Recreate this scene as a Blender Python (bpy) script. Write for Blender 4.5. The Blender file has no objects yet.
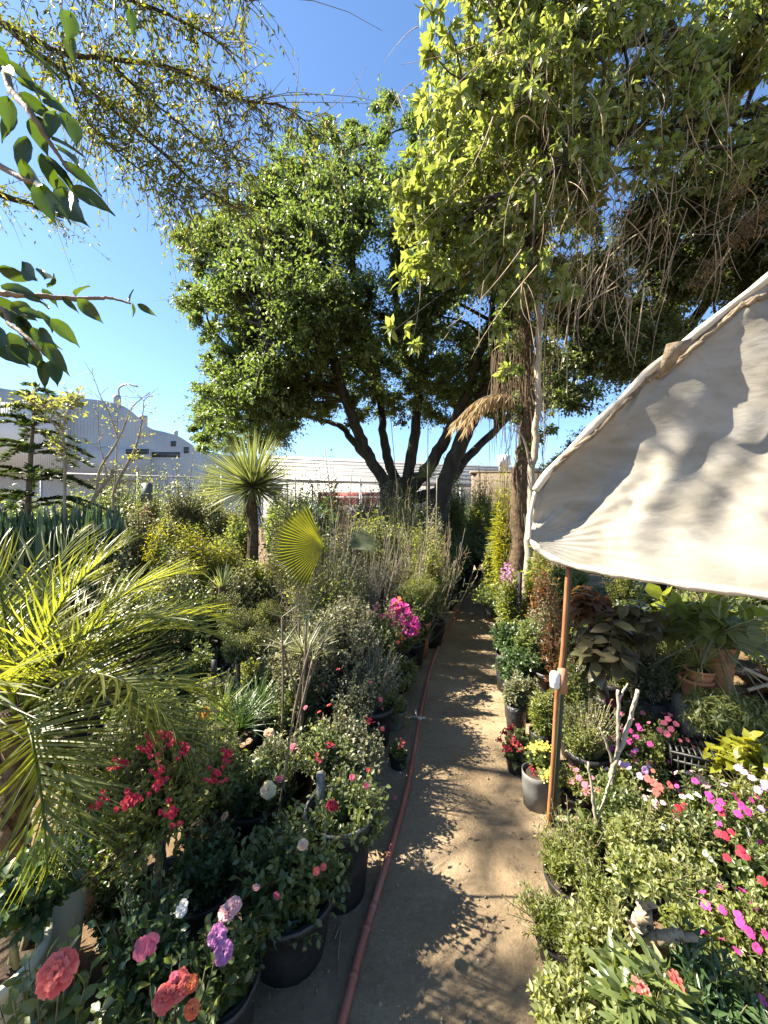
import bpy, math, random
import numpy as np
from mathutils import Vector, noise as mnoise

R = math.radians
scene = bpy.context.scene
COL = scene.collection
F = 385.0          # focal length in pixels of a 768 x 1024 frame
EYE = 2.0          # eye height
BASE = np.random.default_rng(7)

def wx(px, Y): return (px - 384.0) / F * Y
def wz(py, Y): return EYE - (py - 512.0) / F * Y
def P(px, py, Y): return np.array((wx(px, Y), Y, wz(py, Y)))
def G0(px, py):                      # a point of the ground seen at a pixel
    Y = F * EYE / (py - 512.0)
    return np.array((wx(px, Y), Y, 0.0))

# ------------------------------------------------------------------ mesh helpers
class Geo:
    def __init__(self):
        self.v = []; self.f = {}; self.n = 0
    def add(self, V, faces):
        V = np.asarray(V, float).reshape(-1, 3)
        self.v.append(V)
        if isinstance(faces, np.ndarray): faces = [faces]
        groups = {}
        for fa in faces:
            if isinstance(fa, np.ndarray) and fa.ndim == 2:
                self.f.setdefault(fa.shape[1], []).append(fa + self.n)
            else:
                groups.setdefault(len(fa), []).append(fa)
        for k, l in groups.items():
            self.f.setdefault(k, []).append(np.array(l, int) + self.n)
        self.n += len(V)
    def tube(self, pts, rad, sides=6, cap=True, rough=0.0, rng=None):
        pts = np.asarray(pts, float); m = len(pts)
        rad = np.broadcast_to(np.asarray(rad, float), (m,)) if np.ndim(rad) else np.full(m, float(rad))
        t = np.gradient(pts, axis=0); t /= np.linalg.norm(t, axis=1)[:, None] + 1e-9
        ref = np.array((0, 0, 1.0)) if abs(t[0][2]) < .9 else np.array((1.0, 0, 0))
        u = np.cross(t, ref); u /= np.linalg.norm(u, axis=1)[:, None] + 1e-9
        w = np.cross(t, u)
        a = np.arange(sides) * 2 * math.pi / sides
        rr = rad[:, None] * np.ones((m, sides))
        if rough and rng is not None: rr = rr * (1 + rough * rng.standard_normal((m, sides)))
        V = pts[:, None, :] + rr[:, :, None] * (np.cos(a)[None, :, None] * u[:, None, :] + np.sin(a)[None, :, None] * w[:, None, :])
        i = np.arange(m - 1)[:, None] * sides; j = np.arange(sides)[None, :]; j2 = (j + 1) % sides
        q = np.stack([i + j, i + j2, i + sides + j2, i + sides + j], -1).reshape(-1, 4)
        fs = [q]
        if cap:
            fs.append(list(range(sides))[::-1]); fs.append([(m - 1) * sides + k for k in range(sides)])
        self.add(V.reshape(-1, 3), fs)
    def twigs(self, A, B, C, r0, r1, seg=2):
        """many thin curved three sided twigs at once: bezier A-B-C"""
        N = len(A)
        if N == 0: return
        ts = np.linspace(0, 1, seg + 1); rings = []
        T = C - A; T = T / (np.linalg.norm(T, axis=1)[:, None] + 1e-9)
        u = np.cross(T, np.array((.31, .17, .93))); u /= np.linalg.norm(u, axis=1)[:, None] + 1e-9
        w = np.cross(T, u)
        for t in ts:
            p = A * (1 - t) ** 2 + 2 * B * t * (1 - t) + C * t * t
            r = (r0 * (1 - t) + r1 * t)
            r = np.broadcast_to(r, (N,))[:, None]
            for k in range(3):
                a = k * 2.0944
                rings.append(p + r * (math.cos(a) * u + math.sin(a) * w))
        V = np.stack(rings, 1)
        f = []
        for s in range(seg):
            for k in range(3):
                k2 = (k + 1) % 3
                f.append((s * 3 + k, s * 3 + k2, s * 3 + 3 + k2, s * 3 + 3 + k))
        f = np.array(f)
        self.add(V.reshape(-1, 3), (f[None] + (np.arange(N) * 3 * (seg + 1))[:, None, None]).reshape(-1, 4))
    def box(self, c, s, rz=0.0):
        x, y, z = np.array(s) / 2.0
        V = np.array([(-x,-y,-z),(x,-y,-z),(x,y,-z),(-x,y,-z),(-x,-y,z),(x,-y,z),(x,y,z),(-x,y,z)])
        ca, sa = math.cos(rz), math.sin(rz)
        V = np.stack([V[:,0]*ca - V[:,1]*sa, V[:,0]*sa + V[:,1]*ca, V[:,2]], 1) + np.array(c)
        self.add(V, np.array([(0,3,2,1),(4,5,6,7),(0,1,5,4),(1,2,6,5),(2,3,7,6),(3,0,4,7)]))
    def bar(self, a, b, w, h):
        """a beam from a to b, w wide and h high"""
        a = np.array(a, float); b = np.array(b, float); t = b - a; t /= np.linalg.norm(t)
        up = np.array((0, 0, 1.0)) if abs(t[2]) < .95 else np.array((0, 1.0, 0))
        s = np.cross(t, up); s /= np.linalg.norm(s); up = np.cross(s, t)
        V = []
        for p in (a, b):
            for i, j in ((-1,-1),(1,-1),(1,1),(-1,1)):
                V.append(p + s * i * w / 2 + up * j * h / 2)
        self.add(V, np.array([(3,2,1,0),(4,5,6,7),(0,1,5,4),(1,2,6,5),(2,3,7,6),(3,0,4,7)]))
    def lathe(self, prof, c, seg=24, wob=0.0, rng=None):
        """profile of (r, z) turned round the vertical through c"""
        prof = np.array(prof, float); m = len(prof)
        a = np.arange(seg) * 2 * math.pi / seg
        rr = prof[:, 0][:, None] * np.ones((1, seg))
        if wob and rng is not None:
            ph = rng.uniform(0, 6.28, 2)
            rr = rr * (1 + wob * (np.sin(2 * a + ph[0]) + .6 * np.sin(3 * a + ph[1]))[None, :])
        V = np.stack([rr * np.cos(a), rr * np.sin(a), prof[:, 1][:, None] * np.ones((1, seg))], -1) + np.array(c)
        i = np.arange(m - 1)[:, None] * seg; j = np.arange(seg)[None, :]; j2 = (j + 1) % seg
        self.add(V.reshape(-1, 3), np.stack([i + j, i + j2, i + seg + j2, i + seg + j], -1).reshape(-1, 4))
    def scatter(self, T, pos, dirs, nrm, size):
        TV, TF = T
        N = len(pos)
        if N == 0: return
        d = dirs / (np.linalg.norm(dirs, axis=1)[:, None] + 1e-9)
        x = np.cross(d, nrm); x /= np.linalg.norm(x, axis=1)[:, None] + 1e-9
        z = np.cross(x, d)
        s = np.broadcast_to(np.asarray(size, float), (N,))[:, None, None]
        V = pos[:, None, :] + s * (x[:, None, :] * TV[None, :, 0:1] + d[:, None, :] * TV[None, :, 1:2] + z[:, None, :] * TV[None, :, 2:3])
        k = len(TV); off = (np.arange(N) * k)[:, None, None]
        fs = [(np.array(g)[None] + off).reshape(-1, len(g[0])) for g in TF]
        self.add(V.reshape(-1, 3), fs)
    def mesh(self, name, mat, smooth=False, org=None):
        me = bpy.data.meshes.new(name)
        V = np.concatenate(self.v) if self.v else np.zeros((0, 3))
        if org is not None: V = V - np.asarray(org)
        me.vertices.add(len(V)); me.vertices.foreach_set('co', V.astype(np.float32).ravel())
        loops = []; starts = []; tot = 0
        for k, l in self.f.items():
            a = np.concatenate(l)
            loops.append(a.ravel()); starts.append(tot + np.arange(len(a)) * k); tot += a.size
        if loops:
            loops = np.concatenate(loops).astype(np.int32); starts = np.concatenate(starts).astype(np.int32)
            me.loops.add(len(loops)); me.loops.foreach_set('vertex_index', loops)
            me.polygons.add(len(starts)); me.polygons.foreach_set('loop_start', starts)
            me.update(calc_edges=True)
            if smooth: me.polygons.foreach_set('use_smooth', np.ones(len(starts), bool))
        if mat is not None: me.materials.append(mat)
        return me

def put(name, geo, mat, root=None, parent=None, smooth=False):
    """link a mesh built in world coordinates; root = the thing's empty (its origin), parent = direct parent"""
    org = np.array(root.location) if root is not None else np.zeros(3)
    o = bpy.data.objects.new(name, geo.mesh(name, mat, smooth, org))
    COL.objects.link(o)
    p = parent if parent is not None else root
    if p is not None: o.parent = p
    return o

def thing(name, label, cat, loc, group=None):
    o = bpy.data.objects.new(name, None); COL.objects.link(o)
    o.location = Vector([float(c) for c in loc]); o.empty_display_size = .1
    o['label'] = label; o['category'] = cat
    if group: o['group'] = group
    return o

def tag(o, label=None, cat=None, group=None, kind=None):
    if label: o['label'] = label
    if cat: o['category'] = cat
    if group: o['group'] = group
    if kind: o['kind'] = kind
    return o

def spline(pts, n=8):
    pts = [np.array(p, float) for p in pts]
    if len(pts) == 2: return np.array([pts[0] + (pts[1] - pts[0]) * t for t in np.linspace(0, 1, n)])
    q = [2 * pts[0] - pts[1]] + pts + [2 * pts[-1] - pts[-2]]
    out = []
    for i in range(1, len(q) - 2):
        for t in np.linspace(0, 1, n, endpoint=False):
            a, b, c, d = q[i - 1:i + 3]
            out.append(.5 * ((2 * b) + (-a + c) * t + (2 * a - 5 * b + 4 * c - d) * t * t + (-a + 3 * b - 3 * c + d) * t ** 3))
    out.append(pts[-1]); return np.array(out)

# ------------------------------------------------------------------ leaf shapes (length 1 along +y)
def leaf2(w=.45, fold=.12, tip=1.0, belly=.45, droop=.1):
    h = w / 2
    V = np.array([(0, 0, 0), (-h, belly, fold), (h, belly, fold), (0, tip, -droop)])
    return V, [[(0, 2, 3), (0, 3, 1)]]
def leaf6(w=.42, fold=.1, droop=.15, point=.8):
    h = w / 2
    V = np.array([(0,0,0), (-h*.8,.28,fold*.8), (0,.3,0), (h*.8,.28,fold*.8), (-h*.9,.6,fold*.6-droop*.3), (0,.62,-droop*.3), (h*.9,.6,fold*.6-droop*.3), (0,1,-droop)])
    return V, [[(0,2,1),(0,3,2),(4,5,7),(5,6,7)], [(1,2,5,4),(2,3,6,5)]]
def blade(w=.03, droop=.3, n=4, fold=0.2):
    V = []; Fq = []
    for i in range(n):
        t = i / n; ww = w * (1 - .55 * t) / 2
        V += [(-ww, t, -droop * t * t + fold * w), (0, t, -droop * t * t), (ww, t, -droop * t * t + fold * w)]
    V.append((0, 1, -droop)); k = len(V) - 1
    for i in range(n - 1):
        b = i * 3; Fq += [(b, b + 1, b + 4, b + 3), (b + 1, b + 2, b + 5, b + 4)]
    b = (n - 1) * 3
    return np.array(V), [Fq, [(b, b + 1, k), (b + 1, b + 2, k)]]
LEAF = {
    'oval': leaf2(.5, .13, 1, .5), 'narrow': leaf2(.3, .08, 1, .42), 'round': leaf6(.75, .1, .1), 'rose': leaf6(.62, .1, .12),
    'big': leaf6(.42, .12, .25), 'lance': leaf6(.26, .06, .2), 'willow': leaf2(.2, .03, 1, .4, .15), 'needle': leaf2(.1, .02, 1, .5, 0),
    'strap': blade(.09, .35, 5), 'grass': blade(.03, .45, 4), 'spike': blade(.035, .06, 3), 'fern': leaf2(.28, .02, 1, .35, .1),
    'wide': leaf6(.6, .08, .2),
}

# ------------------------------------------------------------------ materials
MATS = {}
def nodes_of(name):
    m = bpy.data.materials.new(name); m.use_nodes = True
    nt = m.node_tree; nt.nodes.clear()
    return m, nt, nt.nodes, nt.links
def ramp(N, stops):
    r = N.new('ShaderNodeValToRGB'); e = r.color_ramp.elements
    while len(e) < len(stops): e.new(.5)
    for el, (p, c) in zip(e, stops):
        el.position = p; el.color = (*c, 1)
    return r
def leaf_mat(name, cols, trans=.4, tcol=None, rough=.4, spec=.6, patch=6.0):
    """cols: leaf colours from young to old, spread over the leaves at random"""
    trans = min(.56, trans + .08) if trans > .2 else trans
    m, nt, N, L = nodes_of(name)
    g = N.new('ShaderNodeNewGeometry')
    n = len(cols); r = ramp(N, [(i / (n - 1), c) for i, c in enumerate(cols)])
    tc = N.new('ShaderNodeTexCoord'); no = N.new('ShaderNodeTexNoise'); no.inputs['Scale'].default_value = patch; no.inputs['Detail'].default_value = 2
    L.new(tc.outputs['Object'], no.inputs['Vector'])
    mx = N.new('ShaderNodeMix'); mx.data_type = 'FLOAT'; mx.inputs[0].default_value = .4
    L.new(g.outputs['Random Per Island'], mx.inputs[2]); L.new(no.outputs['Fac'], mx.inputs[3])
    L.new(mx.outputs[0], r.inputs[0])
    b = N.new('ShaderNodeBsdfPrincipled'); b.inputs['Roughness'].default_value = rough; b.inputs['Specular IOR Level'].default_value = spec
    L.new(r.outputs[0], b.inputs['Base Color'])
    t = N.new('ShaderNodeBsdfTranslucent')
    hs = N.new('ShaderNodeMix'); hs.data_type = 'RGBA'; hs.blend_type = 'MULTIPLY'; hs.inputs[0].default_value = 1
    tcol = tcol or (2.6, 2.5, 1.0)
    hs.inputs[7].default_value = (*tcol, 1); L.new(r.outputs[0], hs.inputs[6]); L.new(hs.outputs[2], t.inputs[0])
    ms = N.new('ShaderNodeMixShader'); ms.inputs[0].default_value = trans
    L.new(b.outputs[0], ms.inputs[1]); L.new(t.outputs[0], ms.inputs[2])
    o = N.new('ShaderNodeOutputMaterial'); L.new(ms.outputs[0], o.inputs[0])
    MATS[name] = m; return m
def rough_mat(name, c1, c2, scale=8, rough=.85, bump=.2, detail=6, stretch=(1, 1, 1), spec=.3, c3=None, metallic=0.0, bscale=None, dist=0.0):
    m, nt, N, L = nodes_of(name)
    tc = N.new('ShaderNodeTexCoord'); mp = N.new('ShaderNodeMapping'); mp.inputs['Scale'].default_value = stretch
    L.new(tc.outputs['Object'], mp.inputs[0])
    no = N.new('ShaderNodeTexNoise'); no.inputs['Scale'].default_value = scale; no.inputs['Detail'].default_value = detail; no.inputs['Distortion'].default_value = dist
    L.new(mp.outputs[0], no.inputs['Vector'])
    st = [(.3, c1), (.7, c2)] if c3 is None else [(.28, c1), (.5, c2), (.72, c3)]
    r = ramp(N, st); L.new(no.outputs['Fac'], r.inputs[0])
    b = N.new('ShaderNodeBsdfPrincipled'); b.inputs['Roughness'].default_value = rough; b.inputs['Specular IOR Level'].default_value = spec; b.inputs['Metallic'].default_value = metallic
    L.new(r.outputs[0], b.inputs['Base Color'])
    n2 = N.new('ShaderNodeTexNoise'); n2.inputs['Scale'].default_value = bscale or scale * 4; n2.inputs['Detail'].default_value = 8
    L.new(mp.outputs[0], n2.inputs['Vector'])
    bp = N.new('ShaderNodeBump'); bp.inputs['Strength'].default_value = bump; bp.inputs['Distance'].default_value = .02
    L.new(n2.outputs['Fac'], bp.inputs['Height']); L.new(bp.outputs[0], b.inputs['Normal'])
    o = N.new('ShaderNodeOutputMaterial'); L.new(b.outputs[0], o.inputs[0])
    MATS[name] = m; return m

leaf_mat('ficus', [(.055,.085,.03),(.085,.12,.042),(.125,.16,.06),(.2,.225,.10)], .36, (1.9,2.05,.9), rough=.36)
leaf_mat('rubber', [(.085,.11,.035),(.13,.16,.055),(.2,.225,.09),(.30,.31,.17)], .42, (2.0,2.0,.85), rough=.3)
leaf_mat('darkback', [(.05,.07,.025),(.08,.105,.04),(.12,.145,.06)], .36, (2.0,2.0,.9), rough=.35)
leaf_mat('pepper', [(0.052,0.078,0.021),(0.078,0.111,0.029),(0.130,0.143,0.039),(0.260,0.221,0.039)], .42, (2.2,2.0,.8), rough=.45)
leaf_mat('hangleaf', [(.018,.036,.01),(.03,.055,.015),(.05,.075,.02)], .36, (2.5,2.4,.7), rough=.42)
leaf_mat('palm', [(.075,.10,.025),(.125,.15,.04),(.21,.23,.08)], .4, (2.5,2.3,.6), rough=.36)
leaf_mat('fan', [(.09,.13,.02),(.13,.17,.025)], .45, (2.6,2.2,.6), rough=.4)
leaf_mat('fangrey', [(.08,.10,.05),(.12,.14,.07)], .3, (1.8,1.8,.9), rough=.45)
leaf_mat('rosegreen', [(.035,.06,.018),(.06,.09,.028),(.10,.135,.045),(.19,.21,.10)], .25, (2.2,2.2,.9), rough=.34, spec=.5)
leaf_mat('mid', [(.055,.088,.028),(.10,.138,.046),(.17,.21,.077),(.275,.30,.14)], .35, (2.1,2.0,.9), rough=.36)
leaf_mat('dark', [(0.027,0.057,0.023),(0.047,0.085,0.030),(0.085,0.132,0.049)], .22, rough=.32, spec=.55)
leaf_mat('lime', [(.10,.13,.035),(.17,.2,.065),(.26,.285,.11),(.36,.37,.18)], .4, (1.9,1.8,.75), rough=.4)
leaf_mat('yellowgreen', [(0.154,0.176,0.022),(0.242,0.264,0.033),(0.330,0.330,0.039)], .45, (1.9,1.7,.5), rough=.45)
leaf_mat('grey', [(.08,.10,.05),(.15,.165,.09),(.28,.28,.18),(.44,.43,.32)], .3, (1.5,1.5,.9), rough=.4)
leaf_mat('olive', [(.085,.11,.028),(.145,.175,.045),(.215,.245,.075),(.32,.335,.13)], .38, (2.0,1.95,.75), rough=.42)
leaf_mat('blueblade', [(0.036,0.081,0.055),(0.064,0.119,0.081),(0.101,0.155,0.091)], .15, rough=.4)
leaf_mat('yuccablade', [(0.106,0.132,0.066),(0.172,0.198,0.100),(0.251,0.264,0.132)], .25, (1.8,1.8,.8), rough=.45)
leaf_mat('conifer', [(.02,.045,.015),(.04,.07,.02),(.08,.11,.03)], .2, rough=.5)
leaf_mat('burgundy', [(0.064,0.055,0.036),(0.091,0.081,0.046),(0.146,0.137,0.073),(0.182,0.200,0.091)], .28, (2.2,1.6,.8), rough=.3)
leaf_mat('redleaf', [(.07,.012,.015),(.12,.02,.025),(.09,.03,.03)], .35, (2.2,1,.8), rough=.35)
leaf_mat('copper', [(.12,.06,.03),(.18,.09,.045),(.14,.12,.05)], .38, (2,1.4,.8), rough=.4)
leaf_mat('dry', [(0.180,0.132,0.072),(0.288,0.216,0.120),(0.396,0.312,0.192)], .3, (1.4,1.3,1.0), rough=.8, spec=.2)
leaf_mat('dryplume', [(.30,.22,.13),(.42,.33,.2),(.5,.4,.27)], .35, (1.3,1.2,1.0), rough=.8, spec=.2)
leaf_mat('litter', [(.10,.06,.03),(.2,.13,.06),(.3,.22,.12)], .1, (1,1,1), rough=.8, spec=.2)
def petal(name, cols, tr=.35): leaf_mat(name, cols, tr, (1.2, 1.1, 1.1), rough=.6, spec=.2)
leaf_mat('vinefibre', [(.08,.055,.035),(.14,.10,.065),(.22,.165,.11)], .1, (1,1,1), rough=.9, spec=.2)
petal('coral', [(.62,.10,.09),(.72,.19,.16),(.78,.28,.22)])
petal('pink', [(.70,.14,.22),(.78,.25,.34)])
petal('magenta', [(.42,.03,.20),(.56,.07,.30),(.66,.16,.42)])
petal('crimson', [(.32,.02,.035),(.48,.04,.07),(.58,.12,.15)])
petal('lilac', [(.50,.17,.42),(.58,.27,.52),(.66,.36,.58)])
petal('palepink', [(.74,.45,.46),(.78,.55,.55)])
petal('peach', [(.80,.55,.32),(.82,.65,.45),(.80,.50,.38)])
petal('cream', [(.80,.70,.38),(.82,.76,.52),(.80,.60,.42)])
petal('orange', [(.72,.17,.07),(.78,.28,.12)])
petal('amber', [(.80,.45,.05),(.82,.55,.12)])
petal('white', [(.80,.80,.76),(.74,.75,.68)])
petal('violet', [(.62,.32,.66),(.70,.45,.72),(.76,.58,.76)])
petal('yellowflower', [(.75,.65,.08),(.8,.75,.2)])
rough_mat('bark', (.05,.042,.034), (.13,.11,.09), 6, .9, .6, stretch=(1,1,.35))
rough_mat('barkdark', (.022,.02,.017), (.06,.052,.043), 7, .9, .6, stretch=(1,1,.35))
rough_mat('barkpale', (.22,.18,.13), (.42,.36,.28), 9, .85, .4, stretch=(1,1,.3))
rough_mat('stemgreen', (.09,.09,.04), (.18,.16,.08), 12, .7, .2)
rough_mat('stembrown', (.10,.075,.05), (.22,.17,.12), 14, .8, .3)
rough_mat('palmtrunk', (.04,.026,.015), (.15,.10,.055), 18, .9, .8)
rough_mat('root', (.20,.15,.10), (.42,.33,.22), 10, .9, .4, stretch=(1,1,.2))
rough_mat('blackpot', (.012,.012,.013), (.03,.03,.031), 9, .5, .08, spec=.45)
rough_mat('greypot', (.10,.10,.095), (.22,.215,.20), 7, .6, .1)
rough_mat('creampot', (.50,.47,.33), (.62,.59,.44), 4, .45, .08, spec=.5)
rough_mat('terracotta', (.33,.13,.06), (.48,.22,.12), 6, .85, .15)
rough_mat('soil', (.025,.018,.012), (.07,.05,.034), 30, .95, .6)
rough_mat('stoneledge', (.42,.33,.27), (.55,.45,.38), 10, .9, .3)

def ground_mat(name, a, b, c, bump):
    m, nt, N, L = nodes_of(name)
    tc = N.new('ShaderNodeTexCoord')
    n1 = N.new('ShaderNodeTexNoise'); n1.inputs['Scale'].default_value = 1.3; n1.inputs['Detail'].default_value = 8; n1.inputs['Roughness'].default_value = .65
    n2 = N.new('ShaderNodeTexNoise'); n2.inputs['Scale'].default_value = 34; n2.inputs['Detail'].default_value = 8; n2.inputs['Roughness'].default_value = .7
    L.new(tc.outputs['Object'], n1.inputs[0]); L.new(tc.outputs['Object'], n2.inputs[0])
    mx = N.new('ShaderNodeMix'); mx.data_type = 'FLOAT'; mx.inputs[0].default_value = .38
    L.new(n1.outputs['Fac'], mx.inputs[2]); L.new(n2.outputs['Fac'], mx.inputs[3])
    r = ramp(N, [(.32, a), (.5, b), (.66, c)]); L.new(mx.outputs[0], r.inputs[0])
    bs = N.new('ShaderNodeBsdfPrincipled'); bs.inputs['Roughness'].default_value = .95; bs.inputs['Specular IOR Level'].default_value = .15
    L.new(r.outputs[0], bs.inputs['Base Color'])
    n3 = N.new('ShaderNodeTexNoise'); n3.inputs['Scale'].default_value = 60; n3.inputs['Detail'].default_value = 10; n3.inputs['Roughness'].default_value = .75
    L.new(tc.outputs['Object'], n3.inputs[0])
    bp = N.new('ShaderNodeBump'); bp.inputs['Strength'].default_value = bump; bp.inputs['Distance'].default_value = .015
    L.new(n3.outputs['Fac'], bp.inputs['Height']); L.new(bp.outputs[0], bs.inputs['Normal'])
    o = N.new('ShaderNodeOutputMaterial'); L.new(bs.outputs[0], o.inputs[0]); MATS[name] = m
ground_mat('earth', (.09,.06,.034), (.15,.10,.058), (.23,.165,.095), .7)
ground_mat('path', (.175,.127,.077), (.30,.224,.139), (.415,.322,.208), 1.0)

def leaf_hi(w=.5, nu=4, nv=8, fold=.12, droop=.2):
    V = []; q = []
    for j in range(nv + 1):
        v = j / nv; ww = w * (math.sin(math.pi * min(1, v * 1.02) ** .8) ** .9 * (1 - .35 * v) + .0) * .75
        if v > .82: ww *= (1 - (v - .82) / .18) * .8 + .2 * (v < 1)
        for i in range(nu + 1):
            u = i / nu * 2 - 1; V.append((u * ww * .75, v, fold * abs(u) * (1 - .5 * v) - droop * v * v + .012 * math.sin(v * 22) * abs(u)))
    k = nu + 1; q = [(j * k + i, j * k + i + 1, (j + 1) * k + i + 1, (j + 1) * k + i) for j in range(nv) for i in range(nu)]
    return np.array(V), [q]
LEAF['hi1'] = leaf_hi(.52, fold=.12, droop=.2); LEAF['hi2'] = leaf_hi(.4, fold=.14, droop=.3)
def M(n): return MATS[n]

# ------------------------------------------------------------------ flowers (unit radius, shared mesh data)
def petal_patch(g, az, r0, z0, tilt, ln, w, curl=.35, nu=4, nv=4, ruf=.0):
    ca, sa = math.cos(az), math.sin(az)
    V = []
    for j in range(nv + 1):
        v = j / nv
        wv = w * (math.sin(math.pi * min(1, .18 + .62 * v)) if v < .99 else .72)
        tl = tilt + curl * v * v
        for i in range(nu + 1):
            u = i / nu * 2 - 1
            rf = ruf * v * v * math.sin(u * 4.6 + az * 7)
            out = r0 + ln * v * math.sin(tl) - .35 * w * u * u * (1 - .4 * v) + rf * .6
            up = z0 + ln * v * math.cos(tl) - (.12 * ln * u * u if v > .9 else 0) + rf
            tn = u * wv
            V.append((out * ca - tn * sa, out * sa + tn * ca, up))
    k = nu + 1
    q = [(j * k + i, j * k + i + 1, (j + 1) * k + i + 1, (j + 1) * k + i) for j in range(nv) for i in range(nu)]
    g.add(V, np.array(q))
def rose_geo(seed, open_=1.0):
    rg = random.Random(seed); g = Geo()
    rings = [(3, .04, .16, .0, .55, .22), (4, .11, .12, .12, .62, .30), (5, .17, .08, .3 * open_, .66, .34), (6, .21, .03, .5 * open_, .70, .38), (7, .25, -.03, .75 * open_, .70, .38), (8, .26, -.1, 1.05 * open_, .70, .4)]
    for n, r0, z0, tl, ln, w in rings:
        ph = rg.uniform(0, 6.28)
        for k in range(n):
            petal_patch(g, ph + k * 6.283 / n + rg.uniform(-.15, .15), r0, z0, tl + rg.uniform(-.08, .08), ln * rg.uniform(.9, 1.08), w * rg.uniform(.85, 1.1), .5, 6, 4, .05)
    return g
def blossom_geo(seed, n=5, flat=1.15):
    rg = random.Random(seed); g = Geo()
    for k in range(n):
        petal_patch(g, k * 6.283 / n + rg.uniform(-.12, .12), .06, 0, flat + rg.uniform(-.15, .15), .92, .52, .25, 2, 2)
    return g
def cluster_geo(seed, n=16, sz=.42):
    rg = np.random.default_rng(seed); g = Geo()
    for k in range(n):
        c = rg.normal(0, .42, 3); ax = rg.uniform(0, 6.28)
        b = blossom_geo(seed * 50 + k, 3, .7)
        for V in b.v: V *= sz; V += c
        V = np.concatenate(b.v); q = np.concatenate(b.f[4]); g.add(V, q)
    return g
FLOWER = {}
def flower_mesh(kind, mat, var):
    key = (kind, mat, var)
    if key not in FLOWER:
        g = {'rose': lambda: rose_geo(var + 3), 'bud': lambda: rose_geo(var + 9, .45), 'blossom': lambda: blossom_geo(var + 1), 'cluster': lambda: cluster_geo(var + 1),
             'spray': lambda: cluster_geo(var + 21, 30, .2)}[kind]()
        FLOWER[key] = g.mesh('flower', M(mat), kind in ('rose', 'bud'))
    return FLOWER[key]
def add_flower(root, kind, mat, pos, facing, size, rng, label=None):
    o = bpy.data.objects.new('flower', flower_mesh(kind, mat, int(rng.integers(0, 3))))
    COL.objects.link(o); o.parent = root
    o.location = Vector([float(c) for c in pos]) - root.location
    q = Vector([float(c) for c in facing]).to_track_quat('Z', 'Y'); e = q.to_euler(); o.rotation_euler = e
    o.scale = (size, size, size * .95)
    if label: o['label'] = label
    return o

# ------------------------------------------------------------------ foliage
def unit(rng, n, zmin=-1.0):
    z = rng.uniform(zmin, 1, n); a = rng.uniform(0, 2 * math.pi, n); s = np.sqrt(1 - z * z)
    return np.stack([s * np.cos(a), s * np.sin(a), z], 1)
def sprig_leaves(g, rng, A, B, C, nl, T, L, t0=.3, ang=55, up=1.0, jit=.6, droop=0.0, tipcluster=False):
    """nl leaves along each bezier A-B-C"""
    N = len(A)
    t = (t0 + (1 - t0) * (np.arange(nl)[None, :] + rng.uniform(0, 1, (N, nl))) / nl)
    if tipcluster: t = t ** .45
    t3 = t[:, :, None]
    pos = A[:, None] * (1 - t3) ** 2 + 2 * B[:, None] * t3 * (1 - t3) + C[:, None] * t3 ** 2
    tan = 2 * (B - A)[:, None] * (1 - t3) + 2 * (C - B)[:, None] * t3
    tan /= np.linalg.norm(tan, axis=2)[:, :, None] + 1e-9
    ref = rng.standard_normal((N, 1, 3)) * np.ones((1, nl, 1)); ref = np.cross(tan, ref); ref /= np.linalg.norm(ref, axis=2)[:, :, None] + 1e-9
    bi = np.cross(tan, ref)
    az = np.arange(nl)[None, :] * 2.4 + rng.uniform(0, 6.28, (N, 1)) + rng.normal(0, .3, (N, nl))
    perp = np.cos(az)[:, :, None] * ref + np.sin(az)[:, :, None] * bi
    a = np.radians(ang + rng.normal(0, 14, (N, nl)))[:, :, None]
    d = tan * np.cos(a) + perp * np.sin(a); d[:, :, 2] -= droop
    nr = np.array((0, 0, up)) + jit * rng.standard_normal((N, nl, 3)) + .5 * tan
    sz = L * rng.uniform(.65, 1.2, (N, nl)) * (1.05 - .3 * t if not tipcluster else 1)
    g.scatter(T, pos.reshape(-1, 3), d.reshape(-1, 3), nr.reshape(-1, 3), sz.ravel())
def lump(d, rng, k=5, amp=.22):
    """uneven outline: smooth bumps over the directions"""
    c = unit(rng, k); r = np.ones(len(d))
    for v in c: r += amp * (np.clip(d @ v, 0, 1) ** 3 - .25)
    return r
def bush(rng, c, rx, ry, rz, ns, nl, L, T, zmin=-.85, t0=.4, ang=55, up=1.0, jit=.7, shell=(.5, 1.1), droop=0.0, low=.75, tipcluster=False, amp=.25):
    g = Geo(); st = Geo()
    d = unit(rng, ns, zmin); r = lump(d, rng, 7, amp) * rng.uniform(shell[0], shell[1], ns)
    C = np.array(c) + d * r[:, None] * np.array((rx, ry, rz))
    A = np.array(c) + np.array((0, 0, -rz * low)) + d * np.array((rx, ry, rz)) * np.array((.22, .22, .12)) * rng.uniform(0, 1, ns)[:, None]
    B = A * .5 + C * .5 + np.stack([np.zeros(ns), np.zeros(ns), rng.uniform(.0, .3, ns) * rz], 1)
    sprig_leaves(g, rng, A, B, C, nl, LEAF[T] if isinstance(T, str) else T, L, t0, ang, up, jit, droop, tipcluster)
    st.twigs(A, B, C, .006 * max(.5, rx / .35), .0015)
    return g, st

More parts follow.
